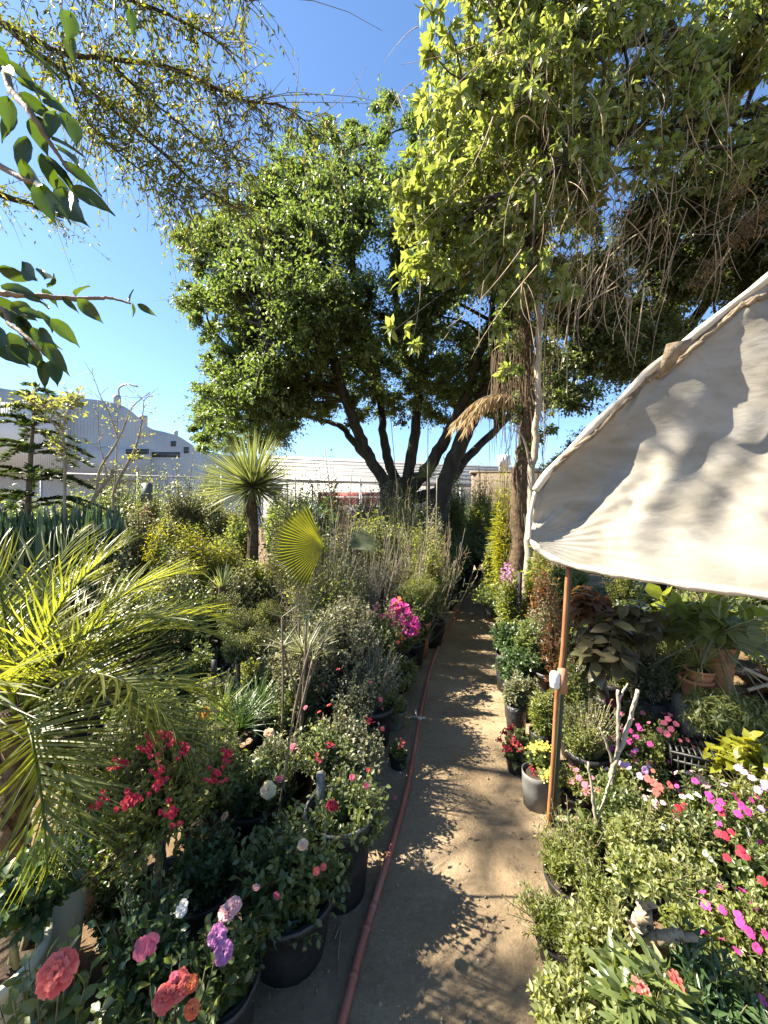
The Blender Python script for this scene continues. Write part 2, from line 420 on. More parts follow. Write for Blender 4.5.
def pot(root, x, y, z, r, h, mat='blackpot', rng=None, rim=True, soil=True, bag=False):
    g = Geo()
    rb = r * (.92 if bag else .76)
    prof = [(0.001, z), (rb, z), (rb * 1.02 + (r - rb) * .5, z + h * .5), (r, z + h * .86)]
    if rim and not bag: prof += [(r * 1.06, z + h * .865), (r * 1.07, z + h), (r * 1.0, z + h), (r * .97, z + h * .88)]
    else: prof += [(r * 1.01, z + h), (r * .98, z + h), (r * .96, z + h * .88)]
    g.lathe(prof, (x, y, 0), 22, .05 if bag else .006, rng or BASE)
    p = put('pot', g, M(mat), root, smooth=False)
    for poly in p.data.polygons: poly.use_smooth = abs(poly.normal.z) < .7
    if soil:
        s = Geo(); s.lathe([(r * .97, z + h * .885), (r * .6, z + h * .91), (.001, z + h * .9)], (x, y, 0), 18, .01, rng or BASE)
        put('soil', s, M('soil'), root, parent=p)
    return p

DENS = 2.1
def plant(name, label, cat, px, Y, top, bot, w, leaf='oval', L=.045, mat='mid', n=110, nl=9, pot_=None, trunk=None, group=None, seed=None,
          zbase=0.0, stems='stemgreen', depth=1.0, xoff=0.0, offset=(0, 0), **kw):
    """a bushy plant: crown between rows top and bot, w pixels wide, at distance Y; standing on the ground under it"""
    seed = seed if seed is not None else int(px * 7 + Y * 131 + top)
    rng = np.random.default_rng(seed)
    x = wx(px, Y); zt = wz(top, Y); zb = max(wz(bot, Y), zbase + .04)
    rx = w / F * Y / 2
    if pot_:
        pot_ = (pot_[0], min(pot_[1], max(.07, rx * .58)), min(pot_[2], max(.1, (zt - zbase) * .55))) + tuple(pot_[3:])
        if not trunk: zb = min(zb, zbase + pot_[2] * .8)
    rz = max((zt - zb) / 2, .08); c = np.array((x, Y, (zt + zb) / 2))
    bx, by = x + offset[0], Y + offset[1]
    root = thing(name, label, cat, (bx, by, zbase), group)
    g, st = bush(rng, c, rx, rx * depth, rz, int(n * DENS), nl, L * 1.0, leaf, **kw)
    put('foliage', g, M(mat), root)
    zs = zbase
    if pot_:
        pm, pr, ph = pot_[:3]
        pot(root, bx, by, zbase, pr, ph, pm, rng, bag=len(pot_) > 3); zs = zbase + ph * .85
    if st.n:
        tr = trunk if trunk else .011
        k = 1 if trunk else 4
        base = c + np.array((0, 0, -rz * kw.get('low', .75)))
        for i in range(k):
            o = rng.normal(0, .25 * rx, 3) * (0 if trunk else 1); o[2] = 0
            b0 = np.array((bx, by, zs)) + rng.normal(0, .02, 3) * np.array((1, 1, 0))
            st.tube(spline([b0, (b0 + base) / 2 + rng.normal(0, .03, 3) + o * .4, base + o], 6), tr, 7 if trunk else 5, True, .08, rng)
        put('stem', st, M(stems), root)
    root['_c'] = 0; del root['_c']
    return root, c, (rx, rx * depth, rz), rng

CAM = np.array((0, 0, EYE))
def on_surface(c, rad, px, py, k=1.0):
    d = np.array(((px - 384) / F, 1, -(py - 512) / F)); r = np.array(rad) * k
    o = (CAM - c) / r; dd = d / r
    a = dd @ dd; b = o @ dd; cc = o @ o - 1; D = b * b - a * cc
    t = (-b - math.sqrt(D)) / a if D > 0 else -b / a
    p = CAM + d * t; nrm = (p - c) / r ** 2; return p, nrm / np.linalg.norm(nrm)
def blooms(pl, kind, mat, pts, size, k=.96, label=None):
    root, c, rad, rng = pl
    for px, py in pts:
        p, n = on_surface(c, rad, px, py, k)
        f = n + np.array((0, -.25, .45)) + rng.normal(0, .2, 3)
        add_flower(root, kind, mat, p, f, size * rng.uniform(.88, 1.12), rng, label)
def blooms_random(pl, kind, mat, n, size, zmin=.0, k=(.92, 1.05)):
    root, c, rad, rng = pl
    for d in unit(rng, n, zmin):
        p = c + d * np.array(rad) * rng.uniform(*k)
        add_flower(root, kind, mat, p, d + np.array((0, -.3, .4)) + rng.normal(0, .2, 3), size * rng.uniform(.8, 1.2), rng)

# ================================================================== SETTING
g = Geo(); g.add([(-150, -30, 0), (150, -30, 0), (150, 260, 0), (-150, 260, 0)], np.array([(0, 1, 2, 3)]))
tag(put('ground', g, M('earth')), kind='structure')

PATH_Y = [-3.0, .3, 1.58, 2.28, 3.38, 6.0, 8.75, 11.3, 15.0]
PATH_L = [-1.9, -.95, -.5, -.14, .16, .85, 1.75, 2.6, 3.8]
PATH_R = [-.5, .30, .62, .90, 1.14, 1.7, 2.35, 3.15, 4.3]
def path_l(y): return float(np.interp(y, PATH_Y, PATH_L))
def path_r(y): return float(np.interp(y, PATH_Y, PATH_R))
nv = 420; nu = 34; ys = np.concatenate([np.linspace(-3, .6, 30, endpoint=False), np.linspace(.6, 5, 260, endpoint=False), np.linspace(5, 15, nv - 290)])
V = []
for y in ys:
    l = path_l(y) - .45 + .04 * mnoise.noise((0, y * 2, 3)); r = path_r(y) + .4 + .04 * mnoise.noise((5, y * 2, 3))
    for i in range(nu + 1):
        u = i / nu; x = l + (r - l) * u
        e = min(u, 1 - u) * 2
        h = .012 + .022 * mnoise.noise((x * 1.6, y * 1.6, 0)) + .009 * mnoise.noise((x * 7, y * 7, 1)) + .0045 * mnoise.noise((x * 21, y * 21, 2)) + .0025 * mnoise.noise((x * 50, y * 50, 5))
        V.append((x, y, max(.004, .012 + h) + .02 * (1 - min(1, e * 3.5))))
k = nu + 1
q = np.array([(j * k + i, j * k + i + 1, (j + 1) * k + i + 1, (j + 1) * k + i) for j in range(len(ys) - 1) for i in range(nu)])
g = Geo(); g.add(V, q)
tag(put('path', g, M('path'), smooth=True), kind='structure')

# crumbs of earth, small stones and dry leaf litter lying on the path
rng = np.random.default_rng(11)
g = Geo()
ico = np.array([(0,0,1),(.9,0,.1),(.25,.85,.0),(-.75,.5,.1),(-.7,-.55,0),(.3,-.85,.1),(0,0,-.8)])
icof = [[(0,1,2),(0,2,3),(0,3,4),(0,4,5),(0,5,1),(6,2,1),(6,3,2),(6,4,3),(6,5,4),(6,1,5)]]
n = 3200; yy = .9 + rng.uniform(0, 1, n) ** 1.7 * 7
xx = np.array([path_l(y) - .3 + (path_r(y) - path_l(y) + .6) * (rng.beta(.65, .65)) for y in yy])
g.scatter((ico, icof), np.stack([xx, yy, np.full(n, .028)], 1), unit(rng, n), unit(rng, n), .0025 + .009 * rng.uniform(0, 1, n) ** 5)
rough_mat('pebble', (.22,.17,.115), (.42,.34,.24), 40, .9, .2)
tag(put('gravel', g, M('pebble')), 'loose crumbs of earth and small stones on the dirt path', 'gravel', kind='stuff')
g = Geo(); n = 1300
yy = .9 + rng.uniform(0, 1, n) ** 1.4 * 8
xx = np.array([path_l(y) - .35 + (path_r(y) - path_l(y) + .7) * rng.beta(.3, .3) for y in yy])
dd = rng.normal(0, 1, (n, 3)); dd[:, 2] *= .25
nn = np.array((0, 0, 1.0)) + .5 * rng.standard_normal((n, 3))
g.scatter(LEAF['lance'], np.stack([xx, yy, np.full(n, .036)], 1), dd, nn, rng.uniform(.008, .03, n))
tag(put('litter', g, M('litter')), 'dry fallen leaves scattered along the edges of the path', 'leaf litter', kind='stuff')
g = Geo(); n = 7000
xx = rng.uniform(-6, 6, n); yy = rng.uniform(.6, 9, n)
dd = rng.normal(0, 1, (n, 3)); dd[:, 2] *= .3
g.scatter(LEAF['lance'], np.stack([xx, yy, np.full(n, .014)], 1), dd, np.array((0, 0, 1.0)) + .5 * rng.standard_normal((n, 3)), rng.uniform(.015, .05, n))
tag(put('leaf_litter', g, M('litter')), 'brown leaf litter on the soil of the plant beds', 'leaf litter', kind='stuff')
def fallen(px, py, mat, T, L, label, cat, a):
    p = G0(px, py); g = Geo()
    g.scatter(LEAF[T], np.array([p + (0, 0, .04)]), np.array([(math.cos(a), math.sin(a), .1)]), np.array([(.1, -.2, 1)]), L)
    tag(put('fallen_' + cat.replace(' ', '_'), g, M(mat)), label, cat)
fallen(394, 806, 'pink', 'round', .045, 'pink petal lying beside the red hose on lit earth', 'petal', 1)
fallen(484, 802, 'lime', 'lance', .06, 'green leaf lying in the middle of the path', 'leaf', 5)
fallen(402, 815, 'magenta', 'round', .03, 'small magenta petal lying on the path right of the hose', 'petal', 2)
for i, (pts, lab) in enumerate([([(335, 945), (341, 930), (338, 965), (339, 985)], 'thin dry twig standing against the left path edge'), ([(432, 826), (440, 824), (446, 829)], 'short curled twig on the sunlit patch of path')]):
    g = Geo(); g.tube(spline([G0(*p) + (0, 0, .03) for p in pts], 5), .003, 5)
    tag(put('twig', g, M('root')), lab, 'twig')

# ------------------------------------------------------------------ hose along the path
rough_mat('hosered', (.26,.085,.06), (.36,.13,.095), 5, .55, .08, c3=(.44,.23,.17), stretch=(1,.3,1))
hp = [G0(318, 1120), G0(345, 1020), G0(362, 952), G0(381, 888), G0(396, 838), G0(408, 790), G0(417, 740), G0(424, 700), G0(432, 668), G0(441, 644), G0(450, 630), G0(462, 606), G0(472, 592)]
root = thing('garden_hose', 'dusty red hose running along the left side of the dirt path', 'hose', hp[1])
g = Geo(); hs = spline([p + np.array((0, 0, .042)) for p in hp], 12); g.tube(hs, .0185, 10)
put('tube', g, M('hosered'), root, smooth=True)
rough_mat('fitting', (.5,.42,.36), (.65,.6,.52), 20, .6, .1)
for k in (17, 26, 30, 40, 76):
    g = Geo(); g.tube(hs[k:k + 2] if k != 76 else hs[76:78], .0205, 10)
    put('joint', g, M('hosered' if k != 76 else 'fitting'), root, smooth=False)
g = Geo(); v = hs[77]; g.tube([v + (-.09, .02, 0), v + (0, 0, .0), v + (.05, -.02, .01)], .011, 8); g.tube([v + (-.03, 0, 0), v + (-.04, .02, .07)], .008, 6)
put('valve', g, M('fitting'), root)

# ------------------------------------------------------------------ fence, factory, warehouse
rough_mat('galv', (.28,.29,.29), (.4,.41,.41), 9, .5, .05, metallic=.4)
root = thing('chain_link_fence', 'chain link fence with top rail behind the plants at left', 'fence', (-9, 13, 0))
fa = np.array((-16.0, 10.5, 0)); fb = np.array((1.5, 17.0, 0)); FH = 3.25
g = Geo(); L_ = np.linalg.norm(fb - fa); dr = (fb - fa) / L_
step = .13; nstep = int(L_ / step)
A = []; C = []
hcount = int(FH / step)
for i in range(-hcount, nstep + 1):
    for s in (1, -1):
        i0 = i if s > 0 else i + hcount
        t0, t1 = i0 * step, (i0 + s * hcount) * step
        za, zb_ = 0.0, FH
        if t0 < 0: za = -t0 / abs(t1 - t0) * FH if s > 0 else za; 
        if t1 < 0: zb_ = FH * t0 / (t0 - t1); t1 = 0
        if t0 < 0: t0 = 0
        if t0 > L_: 
            if s < 0: za = (t0 - L_) / (t0 - t1) * FH; t0 = L_
        if t1 > L_: zb_ = za + (FH - za) * (L_ - t0) / (t1 - t0); t1 = L_
        if zb_ - za < .05 or abs(t1 - t0) < .05: continue
        A.append(fa + dr * t0 + (0, 0, za)); C.append(fa + dr * t1 + (0, 0, zb_))
A = np.array(A); C = np.array(C)
g.twigs(A, (A + C) / 2, C, .0032, .0032)
put('wire_mesh', g, M('galv'), root)
for k in range(8):
    g = Geo(); p = fa + dr * (L_ * k / 7); g.tube([p, p + (0, 0, FH + .12)], .035, 8); put('post', g, M('galv'), root, smooth=False)
g = Geo(); g.tube([fa + (0, 0, FH), fb + (0, 0, FH)], .028, 8); put('top_rail', g, M('galv'), root)

def cladding(name, c1, c2, freq, ax=(1, 0, 0), rough=.55, dirt=.25):
    m, nt, N, L = nodes_of(name)
    tc = N.new('ShaderNodeTexCoord'); w = N.new('ShaderNodeTexWave'); w.inputs['Scale'].default_value = freq
    mp = N.new('ShaderNodeMapping'); L.new(tc.outputs['Object'], mp.inputs[0]); L.new(mp.outputs[0], w.inputs[0])
    if ax == 'z': w.bands_direction = 'Z'
    no = N.new('ShaderNodeTexNoise'); no.inputs['Scale'].default_value = .35; no.inputs['Detail'].default_value = 8; L.new(tc.outputs['Object'], no.inputs[0])
    r = ramp(N, [(.3, c1), (.7, c2)]); L.new(no.outputs['Fac'], r.inputs[0])
    b = N.new('ShaderNodeBsdfPrincipled'); b.inputs['Roughness'].default_value = rough; L.new(r.outputs[0], b.inputs['Base Color'])
    bp = N.new('ShaderNodeBump'); bp.inputs['Strength'].default_value = .6; bp.inputs['Distance'].default_value = .06
    L.new(w.outputs['Fac'], bp.inputs['Height']); L.new(bp.outputs[0], b.inputs['Normal'])
    o = N.new('ShaderNodeOutputMaterial'); L.new(b.outputs[0], o.inputs[0]); MATS[name] = m
cladding('cladgrey', (.42,.40,.37), (.53,.505,.47), 1.2)
cladding('cladwhite', (.60,.58,.54), (.74,.72,.68), 2.0)
cladding('roofsheet', (.19,.185,.175), (.31,.30,.285), .9, 'z')
rough_mat('darkglass', (.03,.035,.04), (.08,.09,.10), .6, .2, 0)
rough_mat('bluegrey', (.36,.37,.38), (.46,.46,.46), .4, .6, .05)
rough_mat('redwall', (.35,.07,.08), (.45,.12,.12), 1, .8, .1)
rough_mat('brownwall', (.10,.075,.055), (.2,.16,.12), 1.2, .9, .3)

# factory hall: its long face runs away from the camera; the parapet rises and falls in curves
def fpt(px, py, off=0.0):
    # a point of the hall's face seen at a pixel: the face is the vertical plane through (-46,40) and (-25,54)
    k = (px - 384) / F
    a = np.array((-46.0, 40.0)); b = np.array((-25.0, 54.0)); d = b - a; nrm = np.array((d[1], -d[0])) / np.linalg.norm(d)
    a = a + nrm * off
    Y = (a[0] * d[1] - a[1] * d[0]) / (k * d[1] - d[0]); 
    return np.array((k * Y, Y, EYE - (py - 512) / F * Y))
root = thing('factory_hall', 'large pale grey factory hall with curved roofline beyond the fence', 'factory', (-35, 47, 0))
outl = [tuple(q_) for q_ in spline([(-80, 366), (-40, 378), (0, 388), (40, 393), (80, 398), (105, 401), (125, 407), (138, 417), (150, 428), (165, 432), (178, 436), (188, 442), (198, 448), (215, 453), (240, 457), (262, 459)], 5)]
top = [fpt(*p) for p in outl]; back = np.array((-14.0, 21.0, 0))
g = Geo(); V = []
for p in top: V += [p, p * (1, 1, 0), p + back, (p + back) * (1, 1, 0)]
fq = []
for i in range(len(top) - 1):
    a, b = i * 4, i * 4 + 4
    fq += [(a + 1, b + 1, b, a), (a, b, b + 2, a + 2), (a + 2, b + 2, b + 3, a + 3)]
fq += [(1, 0, 2, 3), (len(V) - 3, len(V) - 1, len(V) - 2, len(V) - 4)]
g.add(V, np.array(fq)); put('wall', g, M('cladgrey'), root)
def fbox(x0, y0, x1, y1, off, mat, name, thick=.12):
    A, B_, C_, D = fpt(x0, y0, off), fpt(x1, y1, off), None, None
    lo = min(fpt(x0, y1, off)[2], fpt(x1, y1, off)[2]); 
    a, b, c, d = fpt(x0, y1, off), fpt(x1, y1, off), fpt(x1, y0, off), fpt(x0, y0, off)
    nb = np.array((-.55, .83, 0)) * (.1 if name in ('window', 'door') else off - .02)
    g = Geo(); g.add([a, b, c, d, a + nb, b + nb, c + nb, d + nb], np.array([(0,1,2,3),(1,5,6,2),(3,2,6,7),(0,3,7,4),(0,4,5,1),(5,4,7,6)]))
    return put(name, g, M(mat), root)
fbox(-60, 402, 66, 470, 2.0, 'cladwhite', 'annex', 2)
fbox(66, 447, 150, 480, 1.8, 'bluegrey', 'annex', 2)
fbox(126, 449, 149, 454, 1.87, 'darkglass', 'window', .2)
fbox(152, 452, 180, 457, .07, 'darkglass', 'window', .2)
fbox(171, 441, 176, 446, .07, 'darkglass', 'window', .2)
fbox(184, 447, 189, 453, .07, 'darkglass', 'window', .2)
for x0, wpx, ptop, pbase in ((117, 7, 396, 405), (143, 8, 416, 424), (176, 4, 431, 436)):
    p = fpt(x0, pbase, -1.0); h = fpt(x0, ptop, -1.0)[2] - p[2]; r = wpx / F * p[1] / 2
    g = Geo(); g.lathe([(r * .7, p[2] - 1), (r, p[2]), (r, p[2] + h * .75), (r, p[2] + h), (.01, p[2] + h * 1.02)], (p[0], p[1], 0), 14)
    put('roof_tank', g, M('galv'), root)
g = Geo(); p = fpt(119, 396, -1); g.tube(spline([p, p + (0, 0, 1.0), p + (1.0, 0, 1.5), p + (2.4, 0, 1.2)], 5), .12, 6); put('roof_pipe', g, M('galv'), root)

# pale shed behind the ficus
root = thing('storage_shed', 'long pale metal shed with banded roof behind the big tree', 'shed', (2, 28, 0))
def bpt(px, py, Y): return P(px, py, Y)
g = Geo(); e0, e1 = P(262, 478, 26), P(560, 486, 26); r0, r1 = P(262, 455, 33), P(560, 469, 33)
g.add([e0, e1, r1, r0, e0 - (0, 0, .25), e1 - (0, 0, .25), r1 - (0, 0, .25), r0 - (0, 0, .25)], np.array([(0,1,2,3),(4,7,6,5),(0,4,5,1),(1,5,6,2),(3,2,6,7),(0,3,7,4)]))
put('roof', g, M('roofsheet'), root)
g = Geo()
for k in range(1, 6):
    t = k / 6.0; a = e0 * (1 - t) + r0 * t + (0, 0, .06); b = e1 * (1 - t) + r1 * t + (0, 0, .06); g.bar(a, b, .12, .09)
put('roof_batten', g, M('galv'), root)
g = Geo(); g.box(((e0[0] + e1[0]) / 2, 26.6, 2.0), (e1[0] - e0[0], .2, 4.0)); put('wall', g, M('bluegrey'), root)
g = Geo(); g.box((P(350, 489, 26)[0], 26.35, 2.9), (4.4, .25, .9)); put('red_panel', g, M('redwall'), root)
for k in range(13):
    g = Geo(); x = e0[0] + (e1[0] - e0[0]) * k / 12; g.box((x, 26.1, 2.0), (.12, .12, 4.0)); put('post', g, M('galv'), root)
g = Geo()
for z in (3.0, 3.5, 3.9): g.box(((e0[0] + e1[0]) / 2, 26.02, z), (e1[0] - e0[0], .05, .05))
put('rail', g, M('galv'), root)
g = Geo(); g.box((P(522, 490, 20)[0], 20, 1.9), (5.2, .35, 4.2)); g.box((P(522, 490, 20)[0], 20, 4.05), (5.4, .5, .12))
tag(put('brown_wall', g, M('brownwall')), 'dark brown wall right of the big tree trunk', 'wall')
p = P(504, 470, 24); g = Geo(); g.lathe([(.32, 0), (.32, 4.9), (.40, 4.95), (.40, 5.5), (.01, 5.6)], (p[0], 24, 0), 14)
tag(put('vent_chimney', g, M('cladwhite')), 'white capped vent chimney above the dark brown wall', 'chimney')

# grey box on a post and the dark red cylinder below it
x, Y = wx(149, 8.5), 8.5
root = thing('post_box', 'grey metal box mounted on a post behind the sword plants', 'box', (x, Y, 0))
g = Geo(); g.tube([(x, Y, 0), (x, Y, 2.5)], .03, 8); put('post', g, M('galv'), root)
rough_mat('boxgrey', (.09,.11,.10), (.14,.16,.15), 4, .6, .05)
g = Geo(); g.box((x, Y - .08, 2.42), (.2, .1, .42)); g.box((x, Y - .135, 2.42), (.17, .012, .36)); put('case', g, M('boxgrey'), root)
rough_mat('darkred', (.16,.015,.015), (.24,.03,.025), 6, .4, .05)
x, Y = wx(147.5, 8.2), 8.2
root = thing('red_cylinder', 'dark red upright cylinder standing under the grey box', 'cylinder', (x, Y, 1.15))
g = Geo(); g.lathe([(.01, 1.15), (.085, 1.16), (.09, 1.2), (.09, 1.98), (.075, 2.06), (.035, 2.1), (.03, 2.14), (.001, 2.15)], (x, Y, 0), 16); put('body', g, M('darkred'), root, smooth=True)
g = Geo(); g.box((x, Y, 2.17), (.12, .03, .03)); put('valve', g, M('galv'), root)
g = Geo(); g.box((x, Y + .02, .57), (.36, .36, 1.14)); tag(put('pedestal', g, M('soil')), 'dark block carrying the red cylinder', 'pedestal')

# ================================================================== TREES
def inpoly(x, y, poly):
    c = False; n = len(poly)
    for i in range(n):
        x1, y1 = poly[i]; x2, y2 = poly[i - 1]
        if (y1 > y) != (y2 > y) and x < (x2 - x1) * (y - y1) / (y2 - y1) + x1: c = not c
    return c
def edge_dist(x, y, poly):
    b = 1e9
    for i in range(len(poly)):
        a = np.array(poly[i - 1], float); c = np.array(poly[i], float); d = c - a
        t = np.clip(((x - a[0]) * d[0] + (y - a[1]) * d[1]) / (d @ d), 0, 1); b = min(b, math.hypot(*(a + d * t - (x, y))))
    return b
def clump(g, st, rng, c, r, ns, nl, L, T, up=1.0, jit=.6, ang=55, zmin=-.7, sq=.8, tipcluster=False, t0=.2, droop=0.0, tw=.006, amp=.35):
    d = unit(rng, ns, zmin); rr = r * lump(d, rng, 5, amp) * rng.uniform(.4, 1.2, ns)
    C = c + d * rr[:, None] * np.array((1, 1, sq)); A = c + d * rr[:, None] * .12; B = (A + C) / 2 + np.array((0, 0, .12 * r))
    sprig_leaves(g, rng, A, B, C, nl, LEAF[T], L, t0, ang, up, jit, droop, tipcluster)
    st.twigs(A, B, C, tw, .002)
def limb(g, pts, r0, r1, sides=9, rng=None, n=7):
    s = spline(pts, n); m = len(s); s[1:-1] += rng.normal(0, min(.02, r1 * .35), (m - 2, 3)) if rng is not None else 0
    g.tube(s, np.linspace(r0, r1, m), sides, True, .05, rng or BASE); return s
def branch_to(g, nodes, c, rng, r=.03, sag=.0):
    d = np.linalg.norm(nodes - c, axis=1) + .6 * np.maximum(0, nodes[:, 2] - c[2]); a = nodes[int(np.argmin(d))]
    m = (a + c) / 2 + rng.normal(0, .12, 3) * np.linalg.norm(a - c) + (0, 0, .08)
    g.tube(spline([a, m, c], 5), np.linspace(r, r * .3, 11), 5, False)

# --- the big ficus at the end of the beds
rng = np.random.default_rng(101); Y0 = 11.0
root = thing('ficus_tree', 'big dark green spreading tree with many trunks in the middle', 'tree', (wx(402, Y0), Y0, 0))
tk = Geo()
def TP(px, py, dy=0.0): return P(px, py, Y0 + dy)
limbs = [
    ([(402, 596, 0), (400, 520, 0), (392, 480, 0)], .55, .42), ([(400, 500, -.1), (372, 462, -.2), (356, 425, -.6), (343, 392, -1.0), (331, 352, -1.2), (312, 342, -1.6), (286, 338, -2.0), (262, 325, -2.3)], .18, .05),
    ([(398, 490, 0), (386, 450, .6), (380, 400, 1.2), (372, 340, 1.8), (350, 270, 2.3), (330, 200, 2.5)], .16, .04),
    ([(406, 490, 0), (414, 440, 0), (419, 385, .1), (424, 330, .2), (432, 260, .4), (440, 190, .8), (430, 130, 1)], .17, .045),
    ([(410, 490, 0), (432, 462, -.6), (452, 425, -1), (468, 390, -1.4), (488, 330, -1.8), (500, 260, -2)], .2, .05),
    ([(404, 500, .3), (440, 490, 1), (470, 455, 1.6), (505, 420, 2.4), (540, 370, 3.0), (565, 310, 3.4)], .2, .05),
    ([(343, 392, -1.0), (320, 385, -.4), (296, 365, 0), (270, 365, .5), (240, 360, .8)], .12, .04),
    ([(331, 352, -1.2), (318, 300, -1.4), (296, 250, -1.6), (276, 210, -1.4)], .12, .04),
    ([(380, 400, 1.2), (362, 330, .2), (352, 260, -.6), (356, 190, -1.2), (375, 140, -1)], .13, .04),
    ([(419, 385, .1), (400, 330, -.8), (395, 250, -1.8), (400, 180, -2.2)], .12, .04),
    ([(424, 330, .2), (460, 260, 1.2), (490, 190, 2), (500, 140, 2)], .12, .04),
    ([(372, 462, -.2), (352, 440, .8), (338, 425, 1.6), (300, 415, 2.2), (250, 400, 2.4)], .13, .04),
]
nodes = []
for pts, r0, r1 in limbs:
    s = limb(tk, [TP(*p) for p in pts], r0, r1, 10, rng)
    nodes.append(s[len(s) // 3:])
# second leaning trunk just right of it
s = limb(tk, [P(436, 600, 10.2), P(438, 520, 10.2), (P(446, 480, 10.2)), P(462, 440, 10.0), P(484, 395, 9.6), P(499, 345, 9.2), P(510, 290, 9.0), P(522, 230, 8.8)], .27, .09, 10, rng); nodes.append(s[len(s) // 3:])
nodes = np.concatenate(nodes)
poly = [(200,245),(212,228),(244,212),(272,195),(298,168),(335,150),(375,132),(420,118),(470,118),(515,140),(555,190),(585,300),(570,360),(530,392),(500,404),(470,392),(440,380),(400,396),(350,396),(318,394),(296,412),(262,424),(226,434),(210,414),(222,380),(228,345),(228,318),(202,300)]
lv = Geo(); tw = Geo(); N_ = 0
while N_ < 400:
    x, y = (rng.uniform(170, 600) if N_ % 3 else rng.uniform(175, 330)), rng.uniform(100, 440)
    if not inpoly(x, y, poly): continue
    e = min(1, edge_dist(x, y, poly) / 85.0); hd = 3.3 * math.sqrt(1 - (1 - e) ** 2)
    sg = rng.choice((-1, -1, -.6, .7, .1)); Yc = Y0 + sg * hd * rng.uniform(.55, 1.05) + .2
    c = P(x, y, Yc); r = rng.uniform(.6, 1.25)
    clump(lv, tw, rng, c, r, int(17 * (r / .6) ** 2), 8, .14, 'oval', up=.9, jit=.8, droop=.25, t0=.2, amp=.55)
    if N_ % 2 == 0: branch_to(tk, nodes, c, rng, .045)
    N_ += 1
low = [(200,400),(222,372),(300,360),(420,330),(520,330),(560,370),(520,412),(470,418),(440,425),(408,408),(380,420),(352,424),(322,425),(296,438),(250,450),(214,455),(196,440)]
N_ = 0
while N_ < 150:
    x, y = rng.uniform(190, 560), rng.uniform(320, 450)
    if not inpoly(x, y, low): continue
    c = P(x, y, Y0 + rng.uniform(.8, 3.2)); clump(lv, tw, rng, c, rng.uniform(.45, .9), 42, 8, .14, 'oval', jit=.8, droop=.3, amp=.55); N_ += 1
# loose sprays that break the outline
for k in range(260):
    i = rng.integers(0, len(poly)); a = np.array(poly[i - 1], float); b = np.array(poly[i], float); p = a + (b - a) * rng.uniform()
    q_ = p + (p - np.array((385, 280))) / np.linalg.norm(p - np.array((385, 280))) * rng.uniform(-6, 30)
    clump(lv, tw, rng, P(q_[0], q_[1], Y0 + rng.uniform(-1.6, 1.0)), rng.uniform(.2, .5), int(rng.integers(10, 26)), 7, .13, 'oval', jit=.8, droop=.2)
put('trunk', tk, M('barkdark'), root, smooth=True)
put('crown', lv, M('ficus'), root); put('twigs', tw, M('barkdark'), root)

# --- rubber tree overhanging the right half; its trunk stands behind the canopy
rng = np.random.default_rng(202)
root = thing('rubber_tree', 'large leaved tree with hanging aerial roots overhanging the path at right', 'tree', (6.1, 8.2, 0))
tk = Geo(); lv = Geo(); tw = Geo(); ar = Geo()
nodes = []
for pts, r0, r1 in [
    ([(6.1, 8.2, 0), (6.05, 8.1, 2.5), (5.9, 8.0, 5.2), (5.6, 7.8, 7.2)], .3, .2),
    ([(5.9, 8.0, 5.2), P(768, 212, 7.4), P(738, 228, 7.2), P(700, 236, 7.0), P(660, 252, 6.8), P(620, 268, 6.4), P(590, 278, 6.0), P(560, 262, 5.6), P(530, 240, 5.2)], .10, .035),
    ([(5.6, 7.8, 7.2), P(720, 60, 6.5), P(640, 40, 5.8), P(560, 60, 5.2), P(500, 70, 4.9), P(462, 80, 4.8)], .11, .025),
    ([(5.6, 7.8, 7.2), P(760, 120, 6.0), P(690, 130, 5.5), P(620, 140, 5), P(560, 160, 4.7), P(520, 190, 4.6)], .1, .025),
    ([(5.6, 7.8, 7.2), (5.2, 6.5, 8.4), (4.2, 5.6, 9.0), (3.0, 5.2, 9.3)], .1, .04),
    ([(5.9, 8.0, 5.2), (6.6, 7.4, 5.8), (7.4, 6.6, 6.2)], .13, .05),
    ([P(660, 252, 6.8), P(640, 290, 7.2), P(610, 330, 7.6), P(585, 360, 7.8)], .06, .02),
]:
    s = limb(tk, pts, r0, r1, 9, rng); nodes.append(s)
nodes = np.concatenate(nodes[1:])
near = [(468,-60),(455,60),(470,110),(440,170),(425,215),(428,255),(455,262),(490,250),(515,275),(548,285),(575,245),(620,185),(690,190),(800,190),(860,-60)]
N_ = 0
while N_ < 180:
    x, y = rng.uniform(420, 860), rng.uniform(-60, 300)
    if not inpoly(x, y, near): continue
    
    if x > 590 and rng.uniform() < .5: continue
    Yc = rng.uniform(4.2, 6.6) + (0 if x > 500 else .4); r = rng.uniform(.3, .62)
    c = P(x, y, Yc); clump(lv, tw, rng, c, r, int(18 * (r / .35) ** 2), 8, .118, 'big', up=.8, jit=.7, ang=62, droop=.15, t0=.45, tipcluster=True, tw=.008)
    if N_ % 2 == 0: branch_to(tk, nodes, c, rng, .03)
    N_ += 1
for k in range(95):                       # whorls that stand clear of the mass
    i = rng.integers(1, 11); a = np.array(near[i - 1], float); b = np.array(near[i], float); p = a + (b - a) * rng.uniform() + rng.normal(0, 13, 2) + np.array((-9, 6))
    Yc = rng.uniform(4.3, 5.6); c = P(p[0], p[1], Yc)
    clump(lv, tw, rng, c, .17, 3, 8, .15, 'big', up=1, jit=.5, ang=62, t0=.4, tipcluster=True)
